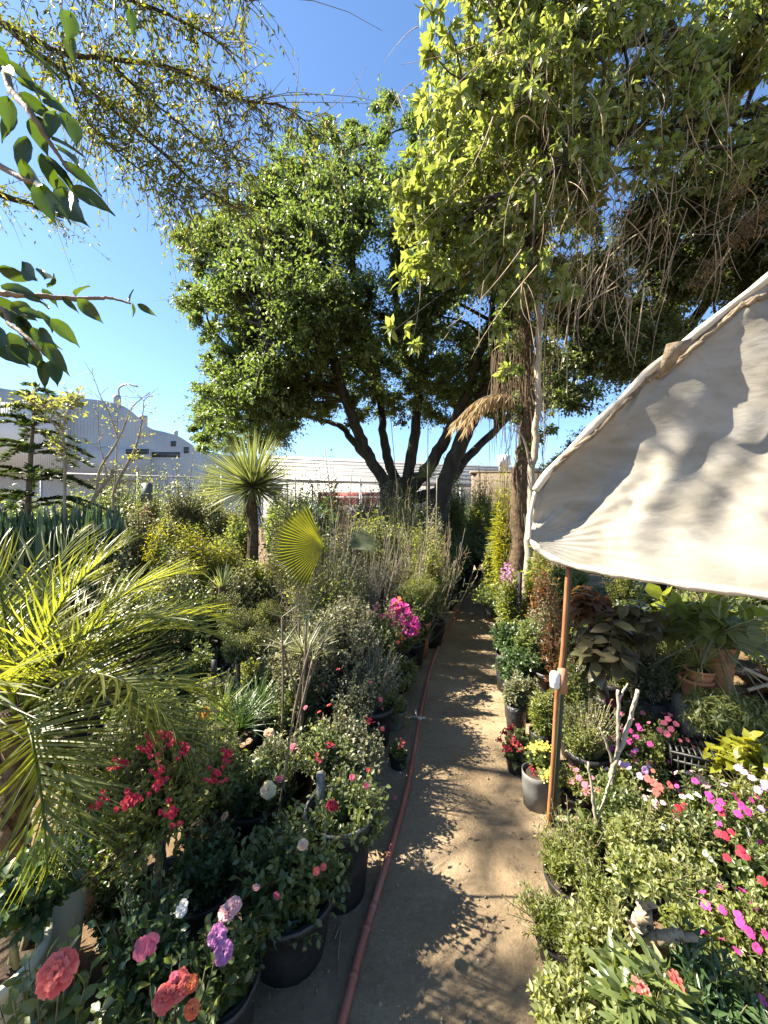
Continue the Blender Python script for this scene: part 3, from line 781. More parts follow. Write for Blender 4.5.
for q_, Yc in (((395, 330), 4.5), ((415, 268), 4.4), ((430, 50), 4.5), ((450, 30), 4.4), ((505, 330), 4.4), ((412, 345), 4.8)):
    c = P(*q_, Yc); clump(lv, tw, rng, c, .13, 3, 8, .15, 'big', up=1, jit=.5, ang=60, t0=.4, tipcluster=True); branch_to(tk, nodes, c, rng, .012)
put('crown', lv, M('rubber'), root)
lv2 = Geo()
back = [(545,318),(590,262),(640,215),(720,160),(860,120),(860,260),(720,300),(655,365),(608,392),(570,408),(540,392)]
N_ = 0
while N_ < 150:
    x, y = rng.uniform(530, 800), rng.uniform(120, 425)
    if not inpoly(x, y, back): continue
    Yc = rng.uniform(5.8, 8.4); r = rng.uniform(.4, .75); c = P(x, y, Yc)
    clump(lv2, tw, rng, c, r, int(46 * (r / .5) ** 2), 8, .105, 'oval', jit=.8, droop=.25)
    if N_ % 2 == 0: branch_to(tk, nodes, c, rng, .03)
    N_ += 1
put('inner_crown', lv2, M('darkback'), root)  # darker leaf greens carry the backlit shade of the rear crown
put('trunk', tk, M('barkdark'), root, smooth=True); put('twigs', tw, M('barkdark'), root)
# hanging aerial roots: thin pale strands, many tangled, some long and straight
A = []; C = []
for k in range(480):
    x = rng.normal(590, 65); y = rng.uniform(20, 300); Yc = rng.uniform(4.0, 5.6)
    a = P(x, y, Yc); A.append(a); C.append(a + np.array((rng.normal(-.12, .28), rng.normal(0, .15), -rng.uniform(.25, 1.0))))
A = np.array(A); C = np.array(C); B = (A + C) / 2 + rng.normal(0, .14, A.shape)
ar.twigs(A, B, C, rng.uniform(.003, .008, len(A)), .002, 7)
A = []; C = []
for k in range(120):
    x = rng.uniform(640, 790); y = rng.uniform(0, 260); Yc = rng.uniform(4.2, 6)
    a = P(x, y, Yc); A.append(a); C.append(a + np.array((rng.normal(-.3, .35), rng.normal(0, .2), rng.normal(-.25, .2))))
A = np.array(A); C = np.array(C); B = (A + C) / 2 + rng.normal(0, .12, A.shape)
ar.twigs(A, B, C, rng.uniform(.003, .008, len(A)), .002, 7)
A = []; C = []
for x, y0, y1, Yc in ((570, 285, 395, 4.6), (562, 285, 380, 4.7), (567, 300, 350, 4.5), (628, 245, 350, 4.8), (632, 300, 352, 4.9), (548, 290, 470, 4.9), (590, 260, 330, 4.9), (700, 40, 190, 4.8), (708, 90, 230, 5), (500, 40, 130, 4.6), (634, 10, 160, 4.6), (730, 60, 175, 4.5)):
    A.append(P(x, y0, Yc)); C.append(P(x - 3, y1, Yc))
long_ = [(a, c) for a, c in zip(A, C)]
put('aerial_roots', ar, M('root'), root)
for a, c in long_:
    g = Geo(); g.tube(spline([a, (a + c) / 2 + rng.normal(0, .03, 3), c], 6), np.linspace(.0065, .0035, 13), 5, True, .1, rng); put('hanging_root', g, M('root'), root)
# brown dry twig tangle at the upper right
dt = Geo(); dl = Geo()
for k in range(9):
    c = P(rng.uniform(700, 790), rng.uniform(190, 290), rng.uniform(4.8, 6)); clump(dl, dt, rng, c, .4, 26, 5, .06, 'narrow', jit=1, droop=.3)
put('dry_leaves', dl, M('dry'), root); put('dry_twigs', dt, M('stembrown'), root)

# --- curtain of fibrous roots and the slim trunks left of the canopy corner
rng = np.random.default_rng(303); Yc = 5.6
root = thing('fibrous_trunk', 'shaggy brown trunk hung with fibrous roots left of the white canopy', 'tree', (wx(515, Yc), Yc, 0))
tk = Geo(); s = limb(tk, [P(514, 645, Yc), P(517, 560, Yc), P(521, 480, Yc), P(527, 430, Yc), P(530, 380, Yc), P(526, 320, Yc - .2), P(528, 270, Yc - .3), P(545, 225, Yc - .4)], .13, .06, 9, rng)
put('trunk', tk, M('palmtrunk'), root, smooth=True)
fb_ = Geo(); A = []; C = []
for k in range(240):
    p = s[rng.integers(2, len(s) - 4)]; a = p + np.array((rng.normal(0, .10), rng.normal(0, .1), rng.uniform(0, .3)))
    A.append(a); C.append(a + np.array((rng.normal(0, .07), rng.normal(0, .06), -rng.uniform(.25, 1.1))))
for k in range(150):
    a = P(rng.uniform(492, 552), rng.uniform(300, 390), Yc + rng.normal(0, .15)); A.append(a); C.append(a + np.array((rng.normal(0, .08), 0, -rng.uniform(.4, 1.5))))
A = np.array(A); C = np.array(C); A[:, 2] = np.maximum(A[:, 2], .3); C[:, 2] = np.maximum(C[:, 2], .05)
fb_.twigs(A, (A + C) / 2 + rng.normal(0, .07, A.shape), C, .006, .0025, 5)
put('fibres', fb_, M('vinefibre'), root)
lv = Geo(); tw = Geo()
for k in range(22): clump(lv, tw, rng, P(rng.uniform(500, 556), rng.uniform(300, 455), Yc + rng.normal(0, .2)), rng.uniform(.12, .26), 9, 7, .1, 'oval', droop=.3)
put('vine_leaves', lv, M('ficus'), root); put('vine_twigs', tw, M('root'), root)
pl_ = Geo(); ps = Geo()
for az, ln in ((math.pi, .95), (math.pi * .86, .8), (math.pi * 1.1, .85)):
    base = P(520, 400, Yc - .1); ts = np.linspace(0, 1, 16)
    rc = np.stack([base[0] + ln * np.cos(az) * ts, base[1] + ln * .5 * np.sin(az) * ts, base[2] + .12 * np.sin(ts * 3.1) - .35 * ts ** 2.4], 1)
    ps.tube(rc, .006, 5)
    for t in np.linspace(.1, 1, 46):
        p = np.array([np.interp(t, ts, rc[:, i]) for i in range(3)]); m = 5
        pl_.scatter(LEAF['needle'], np.repeat(p[None], m, 0), np.stack([np.full(m, -.35) + rng.normal(0, .35, m), rng.normal(0, .4, m), -np.ones(m)], 1), unit(rng, m), rng.uniform(.1, .26, m))
put('dry_plume', pl_, M('dryplume'), root); put('plume_stem', ps, M('root'), root)
root = thing('slim_trunk', 'thin pale trunk rising straight beside the shaggy brown trunk', 'tree', (wx(524, 5.2), 5.2, 0))
tk = Geo(); s = limb(tk, [P(524, 650, 5.2), P(529, 540, 5.2), P(531, 480, 5.2), P(536, 430, 5.2), P(538, 380, 5.2), P(539, 330, 5.2), P(536, 285, 5.2), P(520, 245, 5.2)], .058, .03, 8, rng)
limb(tk, [P(531, 470, 5.2), P(524, 440, 5.1), P(512, 428, 5.0)], .018, .006, 6, rng); limb(tk, [P(539, 340, 5.2), P(548, 300, 5.3), P(566, 270, 5.3)], .02, .008, 6, rng)
put('trunk', tk, M('barkpale'), root, smooth=True)
lv = Geo(); tw = Geo()
for q_ in ((518, 240), (530, 262), (565, 265), (505, 235), (512, 350), (508, 372)): clump(lv, tw, rng, P(*q_, 5.2), .2, 6, 7, .11, 'big', t0=.4, tipcluster=True)
put('crown', lv, M('rubber'), root); put('twigs', tw, M('root'), root)

# --- fine leaved tree hanging in at the upper left; trunk stands left of the view
rng = np.random.default_rng(404)
root = thing('pepper_tree', 'airy tree with fine drooping twigs across the upper left sky', 'tree', (-7.0, 4.6, 0))
tk = Geo(); lv = Geo(); tw = Geo()
BR = [
    ([(-7, 4.6, 0), (-6.9, 4.6, 2.5), (-6.6, 4.5, 4.6), (-6.0, 4.3, 5.8)], .26, .16),
    ([(-6.0, 4.3, 5.8), P(-60, 10, 4.0), P(0, 22, 4.0), P(60, 52, 3.9), (P(105, 58, 3.9)), P(170, 68, 3.9), P(215, 88, 3.9), P(246, 101, 3.9), P(280, 105, 3.9), P(312, 126, 3.9)], .055, .006),
    ([P(0, 22, 4.0), P(40, 55, 4.1), P(95, 95, 4.2), P(150, 142, 4.2), P(200, 186, 4.2), P(252, 216, 4.2)], .045, .006),
    ([P(60, 52, 3.9), P(80, 110, 4.0), P(110, 145, 4.1), P(160, 185, 4.2), P(185, 205, 4.2)], .02, .004),
    ([(-6.0, 4.3, 5.8), P(-20, -40, 3.8), P(60, -20, 3.7), P(130, 0, 3.7), P(190, 25, 3.7), P(230, 50, 3.8)], .06, .006),
    ([P(105, 58, 3.9), P(150, 100, 4.0), P(200, 140, 4.1), P(232, 170, 4.1)], .022, .004),
    ([P(215, 88, 3.9), P(222, 135, 4), P(240, 165, 4.0)], .012, .004),
    ([P(-20, -40, 3.8), P(80, -60, 3.3), P(160, -50, 3.3), P(230, -20, 3.4), P(250, 10, 3.5)], .04, .005),
    ([(-6.0, 4.3, 5.8), (-5.6, 5.2, 6.4), (-5.0, 6.0, 6.6)], .1, .03), ([(-6.6, 4.5, 4.6), (-6.0, 3.6, 5.0), (-5.2, 2.8, 5.4)], .1, .03),
]
segs = []
for i, (pts, r0, r1) in enumerate(BR):
    s = limb(tk, pts, r0 * (.6 if i else 1), r1, 7, rng)
    if i: segs.append(s)
A = []; C = []
for s in segs:
    m = len(s)
    for k in range(int(m * 3.1)):
        f = rng.uniform(.12, 1) ** .8 * (m - 1); a = s[int(f)]
        ln = rng.uniform(.25, 1.2)
        C.append(a + np.array((rng.normal(.22, .42), rng.normal(0, .3), -.42 + rng.normal(0, .45))) * ln); A.append(a)
A = np.array(A); C = np.array(C); B = (A + C) / 2 + np.array((.05, 0, .10)) + rng.normal(0, .05, A.shape)
tw.twigs(A, B, C, .0045, .0015, 4)
idx = rng.permutation(len(A))
hv = idx[:int(len(A) * .8)]
sprig_leaves(lv, rng, A[hv], B[hv], C[hv], 9, LEAF['narrow'], .085, .2, 50, .6, 1.0, .25)
near_ = [k for k in idx if A[k][0] / A[k][1] < (190 - 384) / F]
near_ = np.array(near_)
for rep in range(1): 
    j = rng.normal(0, .07, (len(near_), 3)); sprig_leaves(lv, rng, A[near_] + j, B[near_] + j, C[near_] + j * 2, 8, LEAF['narrow'], .09, .1, 50, .6, 1.0, .25)
OFF = [(-5.6, 3.6, 6.6, .9, 80), (-5.0, 2.6, 5.9, .7, 60), (-6.6, 5.2, 6.8, .9, 80), (-6.2, 4.4, 7.6, .9, 70)]  # unseen crown clumps left of the view, added to dapple the path
for x, y, z, r, n in OFF: clump(lv, tw, rng, np.array((x, y, z)), r, n, 9, .09, 'willow', droop=.3)
put('trunk', tk, M('barkdark'), root, smooth=True); put('twigs', tw, M('stembrown'), root); put('crown', lv, M('pepper'), root)

# --- broad pointed leaves reaching in from the left edge, very near
rng = np.random.default_rng(505)
root = thing('broadleaf_tree', 'near tree with big pointed leaves reaching in from the left edge', 'tree', (-2.75, 1.35, 0))
tk = Geo(); lv = Geo(); Yb = 1.3
limb(tk, [(-2.75, 1.35, 0), (-2.72, 1.35, 1.2), (-2.6, 1.33, 2.2), (-2.45, 1.32, 3.3)], .07, .045, 8, rng)
def twig_with(pts, r0, dirs_):
    limb(tk, [P(*p) for p in pts], r0, .003, 6, rng)
def hang(px, py, Y, L, ax, ay, tilt=.3):
    """one leaf whose stalk end is at a pixel, pointing along (ax, ay) in the picture"""
    d = np.array((ax, tilt * rng.normal(), -ay)); nr = np.array((.45 + rng.normal(0, .5), -.9 + rng.normal(0, .4), .25 + rng.normal(0, .4)))
    lv.scatter(LEAF['hi1' if rng.uniform() < .5 else 'hi2'], np.array([P(px, py, Y)]), d[None], nr[None], L * .86)
limb(tk, [(-2.45, 1.32, 3.3), (-2.0, 1.3, 3.1), P(-40, 148, 1.3), P(0, 166, 1.25), P(25, 180, 1.2), P(38, 184, 1.2), P(62, 200, 1.2)], .018, .003, 6, rng)
limb(tk, [(-2.45, 1.32, 3.3), (-1.95, 1.3, 3.35), P(-20, 60, 1.3), P(12, 92, 1.25), P(30, 112, 1.2), P(48, 140, 1.2), P(62, 160, 1.2), P(72, 172, 1.2)], .018, .003, 6, rng)
for px, py, l, ax, ay in [(-5, 72, .14, 1, .5), (18, 82, .10, .9, .2), (8, 98, .10, -.1, .8), (22, 95, .11, .8, .5), (34, 92, .10, .9, .0), (45, 103, .09, .9, .4), (16, 118, .11, -.2, 1), (30, 120, .1, .3, .8), (55, 115, .10, .1, 1), (66, 118, .12, .5, .9), (52, 140, .09, 1, .1), (30, 140, .13, -.3, 1), (40, 155, .11, .2, .6), (45, 160, .13, .7, .6), (22, 160, .12, .1, 1), (62, 165, .13, .8, .4), (60, 178, .10, .9, .3), (40, 186, .13, .4, 1), (60, 195, .17, .7, .8), (66, 196, .15, .5, .9), (72, 190, .12, .9, .3), (38, 120, .10, .5, .7), (2, 60, .11, .5, .4), (58, 150, .1, .8, .5), (48, 172, .11, .6, .7), (34, 175, .09, .6, .8), (10, 66, .12, .8, .6), (25, 52, .1, .7, .1), (70, 15, .1, .1, 1), (72, 40, .1, .2, 1), (130, 12, .07, .2, 1)]:
    hang(px, py, 1.2 + rng.normal(0, .05), l * 1.08, ax, ay)
limb(tk, [(-2.6, 1.33, 2.2), (-2.1, 1.32, 2.6), P(-40, 285, 1.3), P(0, 293, 1.25), P(35, 296, 1.25), P(80, 299, 1.3), P(110, 298, 1.35), P(132, 304, 1.35)], .016, .003, 6, rng)
limb(tk, [(-2.6, 1.33, 2.2), (-2.1, 1.32, 2.5), P(-20, 310, 1.3), P(10, 325, 1.25), P(35, 345, 1.2), P(48, 358, 1.2)], .014, .003, 6, rng)
for px, py, l, ax, ay in [(44, 280, .10, -.5, -.9), (38, 282, .11, -.8, -.9), (46, 284, .08, 1, .1), (42, 290, .07, .7, .7), (62, 298, .06, .7, .6), (78, 300, .09, .8, .8), (76, 297, .07, .3, -.2), (30, 300, .11, 1, .2), (130, 302, .05, 0, -1), (131, 304, .05, .4, .8), (138, 305, .06, 1, .5), (25, 292, .08, .6, .4), (0, 268, .11, .9, .3), (5, 290, .12, .9, .1), (15, 305, .12, .8, .5), (40, 315, .13, .8, .6), (50, 320, .12, .8, .8), (44, 330, .11, .6, .9), (20, 320, .13, .6, .8), (5, 315, .13, .8, .4), (35, 330, .12, .5, .9), (46, 345, .12, .7, .9), (28, 345, .11, .4, .9), (10, 335, .12, .5, .7), (50, 358, .1, .7, .8), (45, 362, .1, 0, .9), (52, 362, .1, .4, .9), (38, 340, .08, .8, .2), (-5, 330, .13, .6, .6), (0, 350, .12, .6, .3), (12, 346, .1, .7, .6), (22, 312, .1, .9, .2), (-8, 300, .14, .8, .4)]:
    hang(px, py, 1.24 + rng.normal(0, .06), l * 1.02, ax, ay)
tw = Geo()
for x, y, z, r, n in [(-2.75, 1.35, 2.6, .4, 22), (-2.7, 1.3, 3.1, .4, 24)]:  # unseen crown clumps, added to shade the lower left corner
    clump(lv, tw, rng, np.array((x, y, z)), r, n, 8, .12, 'big', droop=.3, t0=.3)
put('trunk', tk, M('stembrown'), root, smooth=True); put('twigs', tw, M('stembrown'), root); put('crown', lv, M('hangleaf'), root, smooth=True)

# --- dark tree beyond the canopy
rng = np.random.default_rng(606)
root = thing('distant_tree', 'dark tree crown showing low in the sky beside the canopy edge', 'tree', (wx(575, 13), 13, 0))
tk = Geo(); limb(tk, [(wx(575, 13), 13, 0), (wx(575, 13), 13, 2.5), (wx(582, 13), 13, 4)], .18, .07, 8, rng); lv = Geo(); tw = Geo()
for q_ in ((560, 460), (572, 448), (585, 436), (600, 440), (556, 480), (575, 475), (595, 465), (615, 455), (550, 468), (566, 490), (590, 490), (620, 480)):
    clump(lv, tw, rng, P(*q_, 13 + rng.normal(0, .5)), .5, 55, 7, .11, 'oval', droop=.2)
put('trunk', tk, M('barkdark'), root); put('twigs', tw, M('barkdark'), root); put('crown', lv, M('darkback'), root)

# ================================================================== CANOPY AND ITS POLE
m, nt, N, L = nodes_of('canvas')
tc = N.new('ShaderNodeTexCoord')
mp = N.new('ShaderNodeMapping'); mp.inputs['Scale'].default_value = (.7, .7, 1.6); mp.inputs['Rotation'].default_value = (0, R(35), 0); L.new(tc.outputs['Object'], mp.inputs[0])
n1 = N.new('ShaderNodeTexNoise'); n1.inputs['Scale'].default_value = 2.2; n1.inputs['Detail'].default_value = 7; n1.inputs['Distortion'].default_value = .8; L.new(mp.outputs[0], n1.inputs[0])
n2 = N.new('ShaderNodeTexNoise'); n2.inputs['Scale'].default_value = 9; n2.inputs['Detail'].default_value = 9; n2.inputs['Distortion'].default_value = 1.5; L.new(mp.outputs[0], n2.inputs[0])
r1 = ramp(N, [(.3, (.27, .245, .195)), (.55, (.405, .378, .325)), (.75, (.47, .447, .39))]); L.new(n1.outputs['Fac'], r1.inputs[0])
r2 = ramp(N, [(.0, (.62, .58, .50)), (.36, (.9, .88, .84)), (.45, (1, 1, 1))]); L.new(n2.outputs['Fac'], r2.inputs[0])
mx = N.new('ShaderNodeMix'); mx.data_type = 'RGBA'; mx.blend_type = 'MULTIPLY'; mx.inputs[0].default_value = .55; L.new(r1.outputs[0], mx.inputs[6]); L.new(r2.outputs[0], mx.inputs[7])
b = N.new('ShaderNodeBsdfPrincipled'); b.inputs['Roughness'].default_value = .75; b.inputs['Specular IOR Level'].default_value = .2; L.new(mx.outputs[2], b.inputs['Base Color'])
tr = N.new('ShaderNodeBsdfTranslucent'); L.new(mx.outputs[2], tr.inputs[0])
wv = N.new('ShaderNodeTexNoise'); wv.inputs['Scale'].default_value = 14; wv.inputs['Detail'].default_value = 6; L.new(mp.outputs[0], wv.inputs[0])
bp = N.new('ShaderNodeBump'); bp.inputs['Strength'].default_value = .25; bp.inputs['Distance'].default_value = .02; L.new(wv.outputs['Fac'], bp.inputs['Height']); L.new(bp.outputs[0], b.inputs['Normal'])
ms = N.new('ShaderNodeMixShader'); ms.inputs[0].default_value = .3; L.new(b.outputs[0], ms.inputs[1]); L.new(tr.outputs[0], ms.inputs[2])
o = N.new('ShaderNodeOutputMaterial'); L.new(ms.outputs[0], o.inputs[0]); MATS['canvas'] = m
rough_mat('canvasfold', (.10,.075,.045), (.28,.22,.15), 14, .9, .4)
rough_mat('canvasedge', (.42,.37,.28), (.58,.53,.43), 6, .8, .2)

RDG = spline([P(535, 492, 2.56), P(548, 474, 2.54), P(570, 451, 2.5), P(600, 421, 2.46), P(630, 392, 2.42), P(655, 367, 2.4), P(700, 332, 2.36), P(735, 304, 2.33), P(768, 279, 2.3), P(860, 200, 2.3), P(980, 110, 2.3)], 12)
HEM = spline([P(529, 541, 2.52), P(545, 556, 2.47), P(566, 566, 2.4), P(600, 573, 2.28), P(640, 580, 2.14), P(690, 588, 2.0), P(735, 594, 1.9), P(768, 599, 1.84), P(860, 610, 1.74), P(980, 622, 1.66), P(1100, 632, 1.6)], 12)
def resamp(c, n):
    d = np.r_[0, np.cumsum(np.linalg.norm(np.diff(c, axis=0), axis=1))]; return np.stack([np.interp(np.linspace(0, d[-1], n), d, c[:, i]) for i in range(3)], 1)
nu, nv = 170, 90
ra, ha = resamp(RDG, nu), resamp(HEM, nu)
nrm = np.cross(ra[nu // 2] - ra[0], ha[nu // 2] - ha[0]); nrm /= np.linalg.norm(nrm)
if nrm[1] > 0: nrm = -nrm
V = np.zeros((nu, nv, 3))
for i in range(nu):
    u = i / (nu - 1)
    for j in range(nv):
        v = j / (nv - 1)
        p = ha[i] * (1 - v) + ra[i] * v
        e = math.sin(math.pi * min(1, v * 1.0))
        ln = np.linalg.norm(ra[i] - ha[i])
        s = -.10 * e * min(1, ln / 1.2)
        s += .05 * e * math.sin(21 * u + 3.2 * v + 1.4 * math.sin(5 * v + 3 * u)) * min(1, u * 6 + .2)
        s += .014 * math.sin(50 * u - 5 * v + 2.2 * math.sin(7 * v)) * min(1, v * 4 + .1) * (1 - .6 * v)
        s += .045 * mnoise.noise((p[0] * 2.1, p[1] * 2.1, p[2] * 1.4)) * e + .018 * mnoise.noise((p[0] * 6, 4, p[2] * 5))
        s += .022 * math.exp(-((v - .94) / .03) ** 2) * math.sin(9 + 40 * u + 2 * math.sin(23 * u))
        cr = np.linalg.norm(p - ha[0]); s += .007 * math.sin(46 * math.atan2(p[2] - ha[0][2], p[0] - ha[0][0]) + 3 * cr) * math.exp(-cr / .45) * min(1, cr * 6)
        V[i, j] = p + nrm * s
root = thing('canvas_canopy', 'dirty off white canvas canopy sloping down at the right', 'canopy', (wx(768, 2.0), 2.0, 1.6))
g = Geo(); q = np.array([(i * nv + j, (i + 1) * nv + j, (i + 1) * nv + j + 1, i * nv + j + 1) for i in range(nu - 1) for j in range(nv - 1)]); g.add(V.reshape(-1, 3), q)
sh = put('sheet', g, M('canvas'), root, smooth=True)
sm = sh.modifiers.new('Solidify', 'SOLIDIFY'); sm.thickness = .004
# rear slope of the sheet beyond the ridge
g = Geo(); V2 = np.zeros((nu, 14, 3))
for i in range(nu):
    for j in range(14):
        v = j / 13; u = i / (nu - 1); p = ra[i]
        V2[i, j] = p + np.array((.25, 1.2, -.62 - .05 * u)) * v * min(1, .05 + u * 7) + np.array((0, 0, -.05 * math.sin(3.14 * v) + .012 * math.sin(30 * u + 4 * v))) + (0, .004, .004)
q = np.array([(i * 14 + j, i * 14 + j + 1, (i + 1) * 14 + j + 1, (i + 1) * 14 + j) for i in range(nu - 1) for j in range(13)]); g.add(V2.reshape(-1, 3), q)
rs = put('rear_sheet', g, M('canvas'), root, smooth=True); rs.modifiers.new('Solidify', 'SOLIDIFY').thickness = .004
# hem: a rolled edge
rng = np.random.default_rng(77)
g = Geo(); hh = ha + np.array((0, 0, .012)); rad = .021 + .004 * np.sin(np.arange(nu) * .21) + .003 * np.sin(np.arange(nu) * .53)
rad[:6] *= np.linspace(.4, 1, 6); g.tube(hh, rad, 10, True, .03, rng); put('hem', g, M('canvasedge'), root, smooth=True)
g = Geo(); left = resamp(np.array([ha[0], ha[0] * .5 + ra[0] * .5 + (-.015, 0, 0), ra[0]]), 14); g.tube(left, .014, 8); put('side_hem', g, M('canvasedge'), root, smooth=True)
# ridge roll and twisted fold under it, underside shade put into its dark brown
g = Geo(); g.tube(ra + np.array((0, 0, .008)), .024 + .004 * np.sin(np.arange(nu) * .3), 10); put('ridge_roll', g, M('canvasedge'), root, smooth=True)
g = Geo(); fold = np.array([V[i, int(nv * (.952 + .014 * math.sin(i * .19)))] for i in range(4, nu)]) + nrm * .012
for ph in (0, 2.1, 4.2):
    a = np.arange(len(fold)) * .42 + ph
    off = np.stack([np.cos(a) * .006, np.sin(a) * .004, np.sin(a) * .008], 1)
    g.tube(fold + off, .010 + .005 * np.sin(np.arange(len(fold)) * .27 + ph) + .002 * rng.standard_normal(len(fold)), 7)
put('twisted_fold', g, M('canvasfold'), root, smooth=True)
k0 = int(np.argmin(np.linalg.norm(ra[:, [0, 2]] / ra[:, 1:2] - np.array(((662 - 384) / F, (EYE * 0)))[None] * (1, 0) - np.stack([0 * ra[:, 0], ra[:, 2] / ra[:, 1]], 1), axis=1)))
pk = P(668, 345, 2.36)
g = Geo(); fl = [P(665, 345, 2.30), P(690, 340, 2.29), P(683, 352, 2.3), P(658, 378, 2.32), P(660, 362, 2.3)]
fl = [p + np.array((0, -.02, 0)) for p in fl]; c_ = sum(fl) / 5 + nrm * .03
g.add(fl + [c_] + [p - nrm * -.0 + np.array((0, .012, 0)) for p in fl], [(0, 1, 5), (1, 2, 5), (2, 3, 5), (3, 4, 5), (4, 0, 5), (6, 7, 8, 9, 10), (0, 6, 7, 1), (1, 7, 8, 2), (2, 8, 9, 3), (3, 9, 10, 4), (4, 10, 6, 0)])
put('loose_flap', g, M('canvasfold'), root)
# far off-frame pole that holds the high end
g = Geo(); e = ra[-1]; g.tube([(e[0], e[1] + .05, 0), (e[0], e[1] + .05, e[2] + .1)], .03, 10)
rough_mat('rustpipe', (.20,.075,.03), (.34,.14,.055), 11, .65, .15, c3=(.12,.055,.03), stretch=(1,1,.3))
tag(put('canopy_post', g, M('rustpipe')), 'steel post holding the high end of the canvas canopy', 'post')
# the pole in view
Yp = 2.44; b0 = P(549, 828, Yp) * (1, 1, 0); t0 = P(567, 562, Yp)
root = thing('canopy_pole', 'orange and dark green leaning pole under the canopy corner', 'pole', b0)
rough_mat('greenpost', (.025,.04,.025), (.06,.08,.05), 9, .55, .1)
g = Geo(); g.tube(spline([b0 + (.024, .012, 0), (b0 + t0) / 2 + (.024, .012, 0), t0 + (.022, .012, .03)], 8), .02, 12); put('post', g, M('greenpost'), root, smooth=True)
g = Geo()
cp = [b0 + (-.012, -.012, 0), b0 * .75 + t0 * .25 + (-.010, -.014, 0), b0 * .5 + t0 * .5 + (-.014, -.014, 0), b0 * .42 + t0 * .58 + (-.006, -.016, 0), b0 * .32 + t0 * .68 + (.004, -.016, 0), b0 * .1 + t0 * .9 + (.003, -.014, 0), t0 + (0, -.012, -.03)]
g.tube(spline(cp, 8), .0135, 10); put('conduit', g, M('rustpipe'), root, smooth=True)
pm = b0 * .43 + t0 * .57
g = Geo(); tp = t0 + np.array((.008, 0, -.03)); a = np.linspace(0, 22, 60)
g.tube(np.stack([tp[0] + .036 * np.cos(a), tp[1] + .034 * np.sin(a), tp[2] + .045 * np.linspace(0, 1, 60)], 1), .005, 6); g.tube(spline([tp + (.03, -.02, .03), tp + (.06, -.03, .06), tp + (.10, -.02, .035)], 5), .005, 6)
put('tie_rope', g, M('root'), root)
rough_mat('woodblock', (.30,.14,.08), (.42,.22,.13), 20, .8, .2, stretch=(1,1,.2))
g = Geo(); g.box(pm + (.0, -.045, -.01), (.045, .035, .15), .2); put('clamp_block', g, M('woodblock'), root)
rough_mat('tape', (.62,.63,.60), (.78,.79,.77), 25, .6, .3)
g = Geo(); g.tube(spline([pm + (-.045, -.045, -.055), pm + (-.052, -.05, 0), pm + (-.046, -.045, .05)], 5), [.022, .027, .029, .028, .031, .03, .028, .031, .029, .027, .02], 12, True, .05, rng); put('white_wrap', g, M('tape'), root, smooth=True)

# ================================================================== PALMS AND SWORD PLANTS
def frond(g, gs, rng, base, az, elev, ln, nleaf, leafl, droop, width=.032, fold=.35, roll=0.0, start=.16, sweep=52):
    """a feather frond: arching rachis with two rows of leaflets"""
    h = np.array((math.cos(az), math.sin(az), 0)); ts = np.linspace(0, 1, 22); pts = [np.array(base, float)]; e = elev
    for i in range(21):
        pts.append(pts[-1] + (h * math.cos(e) + np.array((0, 0, math.sin(e)))) * ln / 21); e -= droop / 21 * (1 + .8 * i / 21)
    pts = np.array(pts); gs.tube(pts, np.linspace(.009, .0025, 22), 5)
    side = np.array((-math.sin(az), math.cos(az), 0))
    for s in (-1, 1):
        t = np.linspace(start, .985, nleaf) + rng.normal(0, .006, nleaf)
        p = np.stack([np.interp(t, ts, pts[:, i]) for i in range(3)], 1); tn = np.stack([np.interp(t, ts, np.gradient(pts[:, i])) for i in range(3)], 1); tn /= np.linalg.norm(tn, axis=1)[:, None]
        upv = np.cross(tn, np.repeat(side[None], nleaf, 0)); upv *= np.sign(upv[:, 2:3] + 1e-6)
        sw = np.radians(sweep * (1.15 - .75 * t) + rng.normal(0, 5, nleaf))[:, None] 
        d = tn * np.cos(sw) + s * side * np.sin(sw) * math.cos(fold) + upv * (math.sin(fold) * np.sin(sw)) + rng.normal(0, .05, (nleaf, 3))
        l = leafl * np.clip(1.25 - 1.9 * (t - .45) ** 2 * 2, .35, 1.15) * rng.uniform(.9, 1.1, nleaf)
        nr = upv + .4 * rng.standard_normal((nleaf, 3)) - .5 * s * side
        g.scatter(blade(width, .12 + rng.uniform(0, .15), 3), p, d, nr, l)
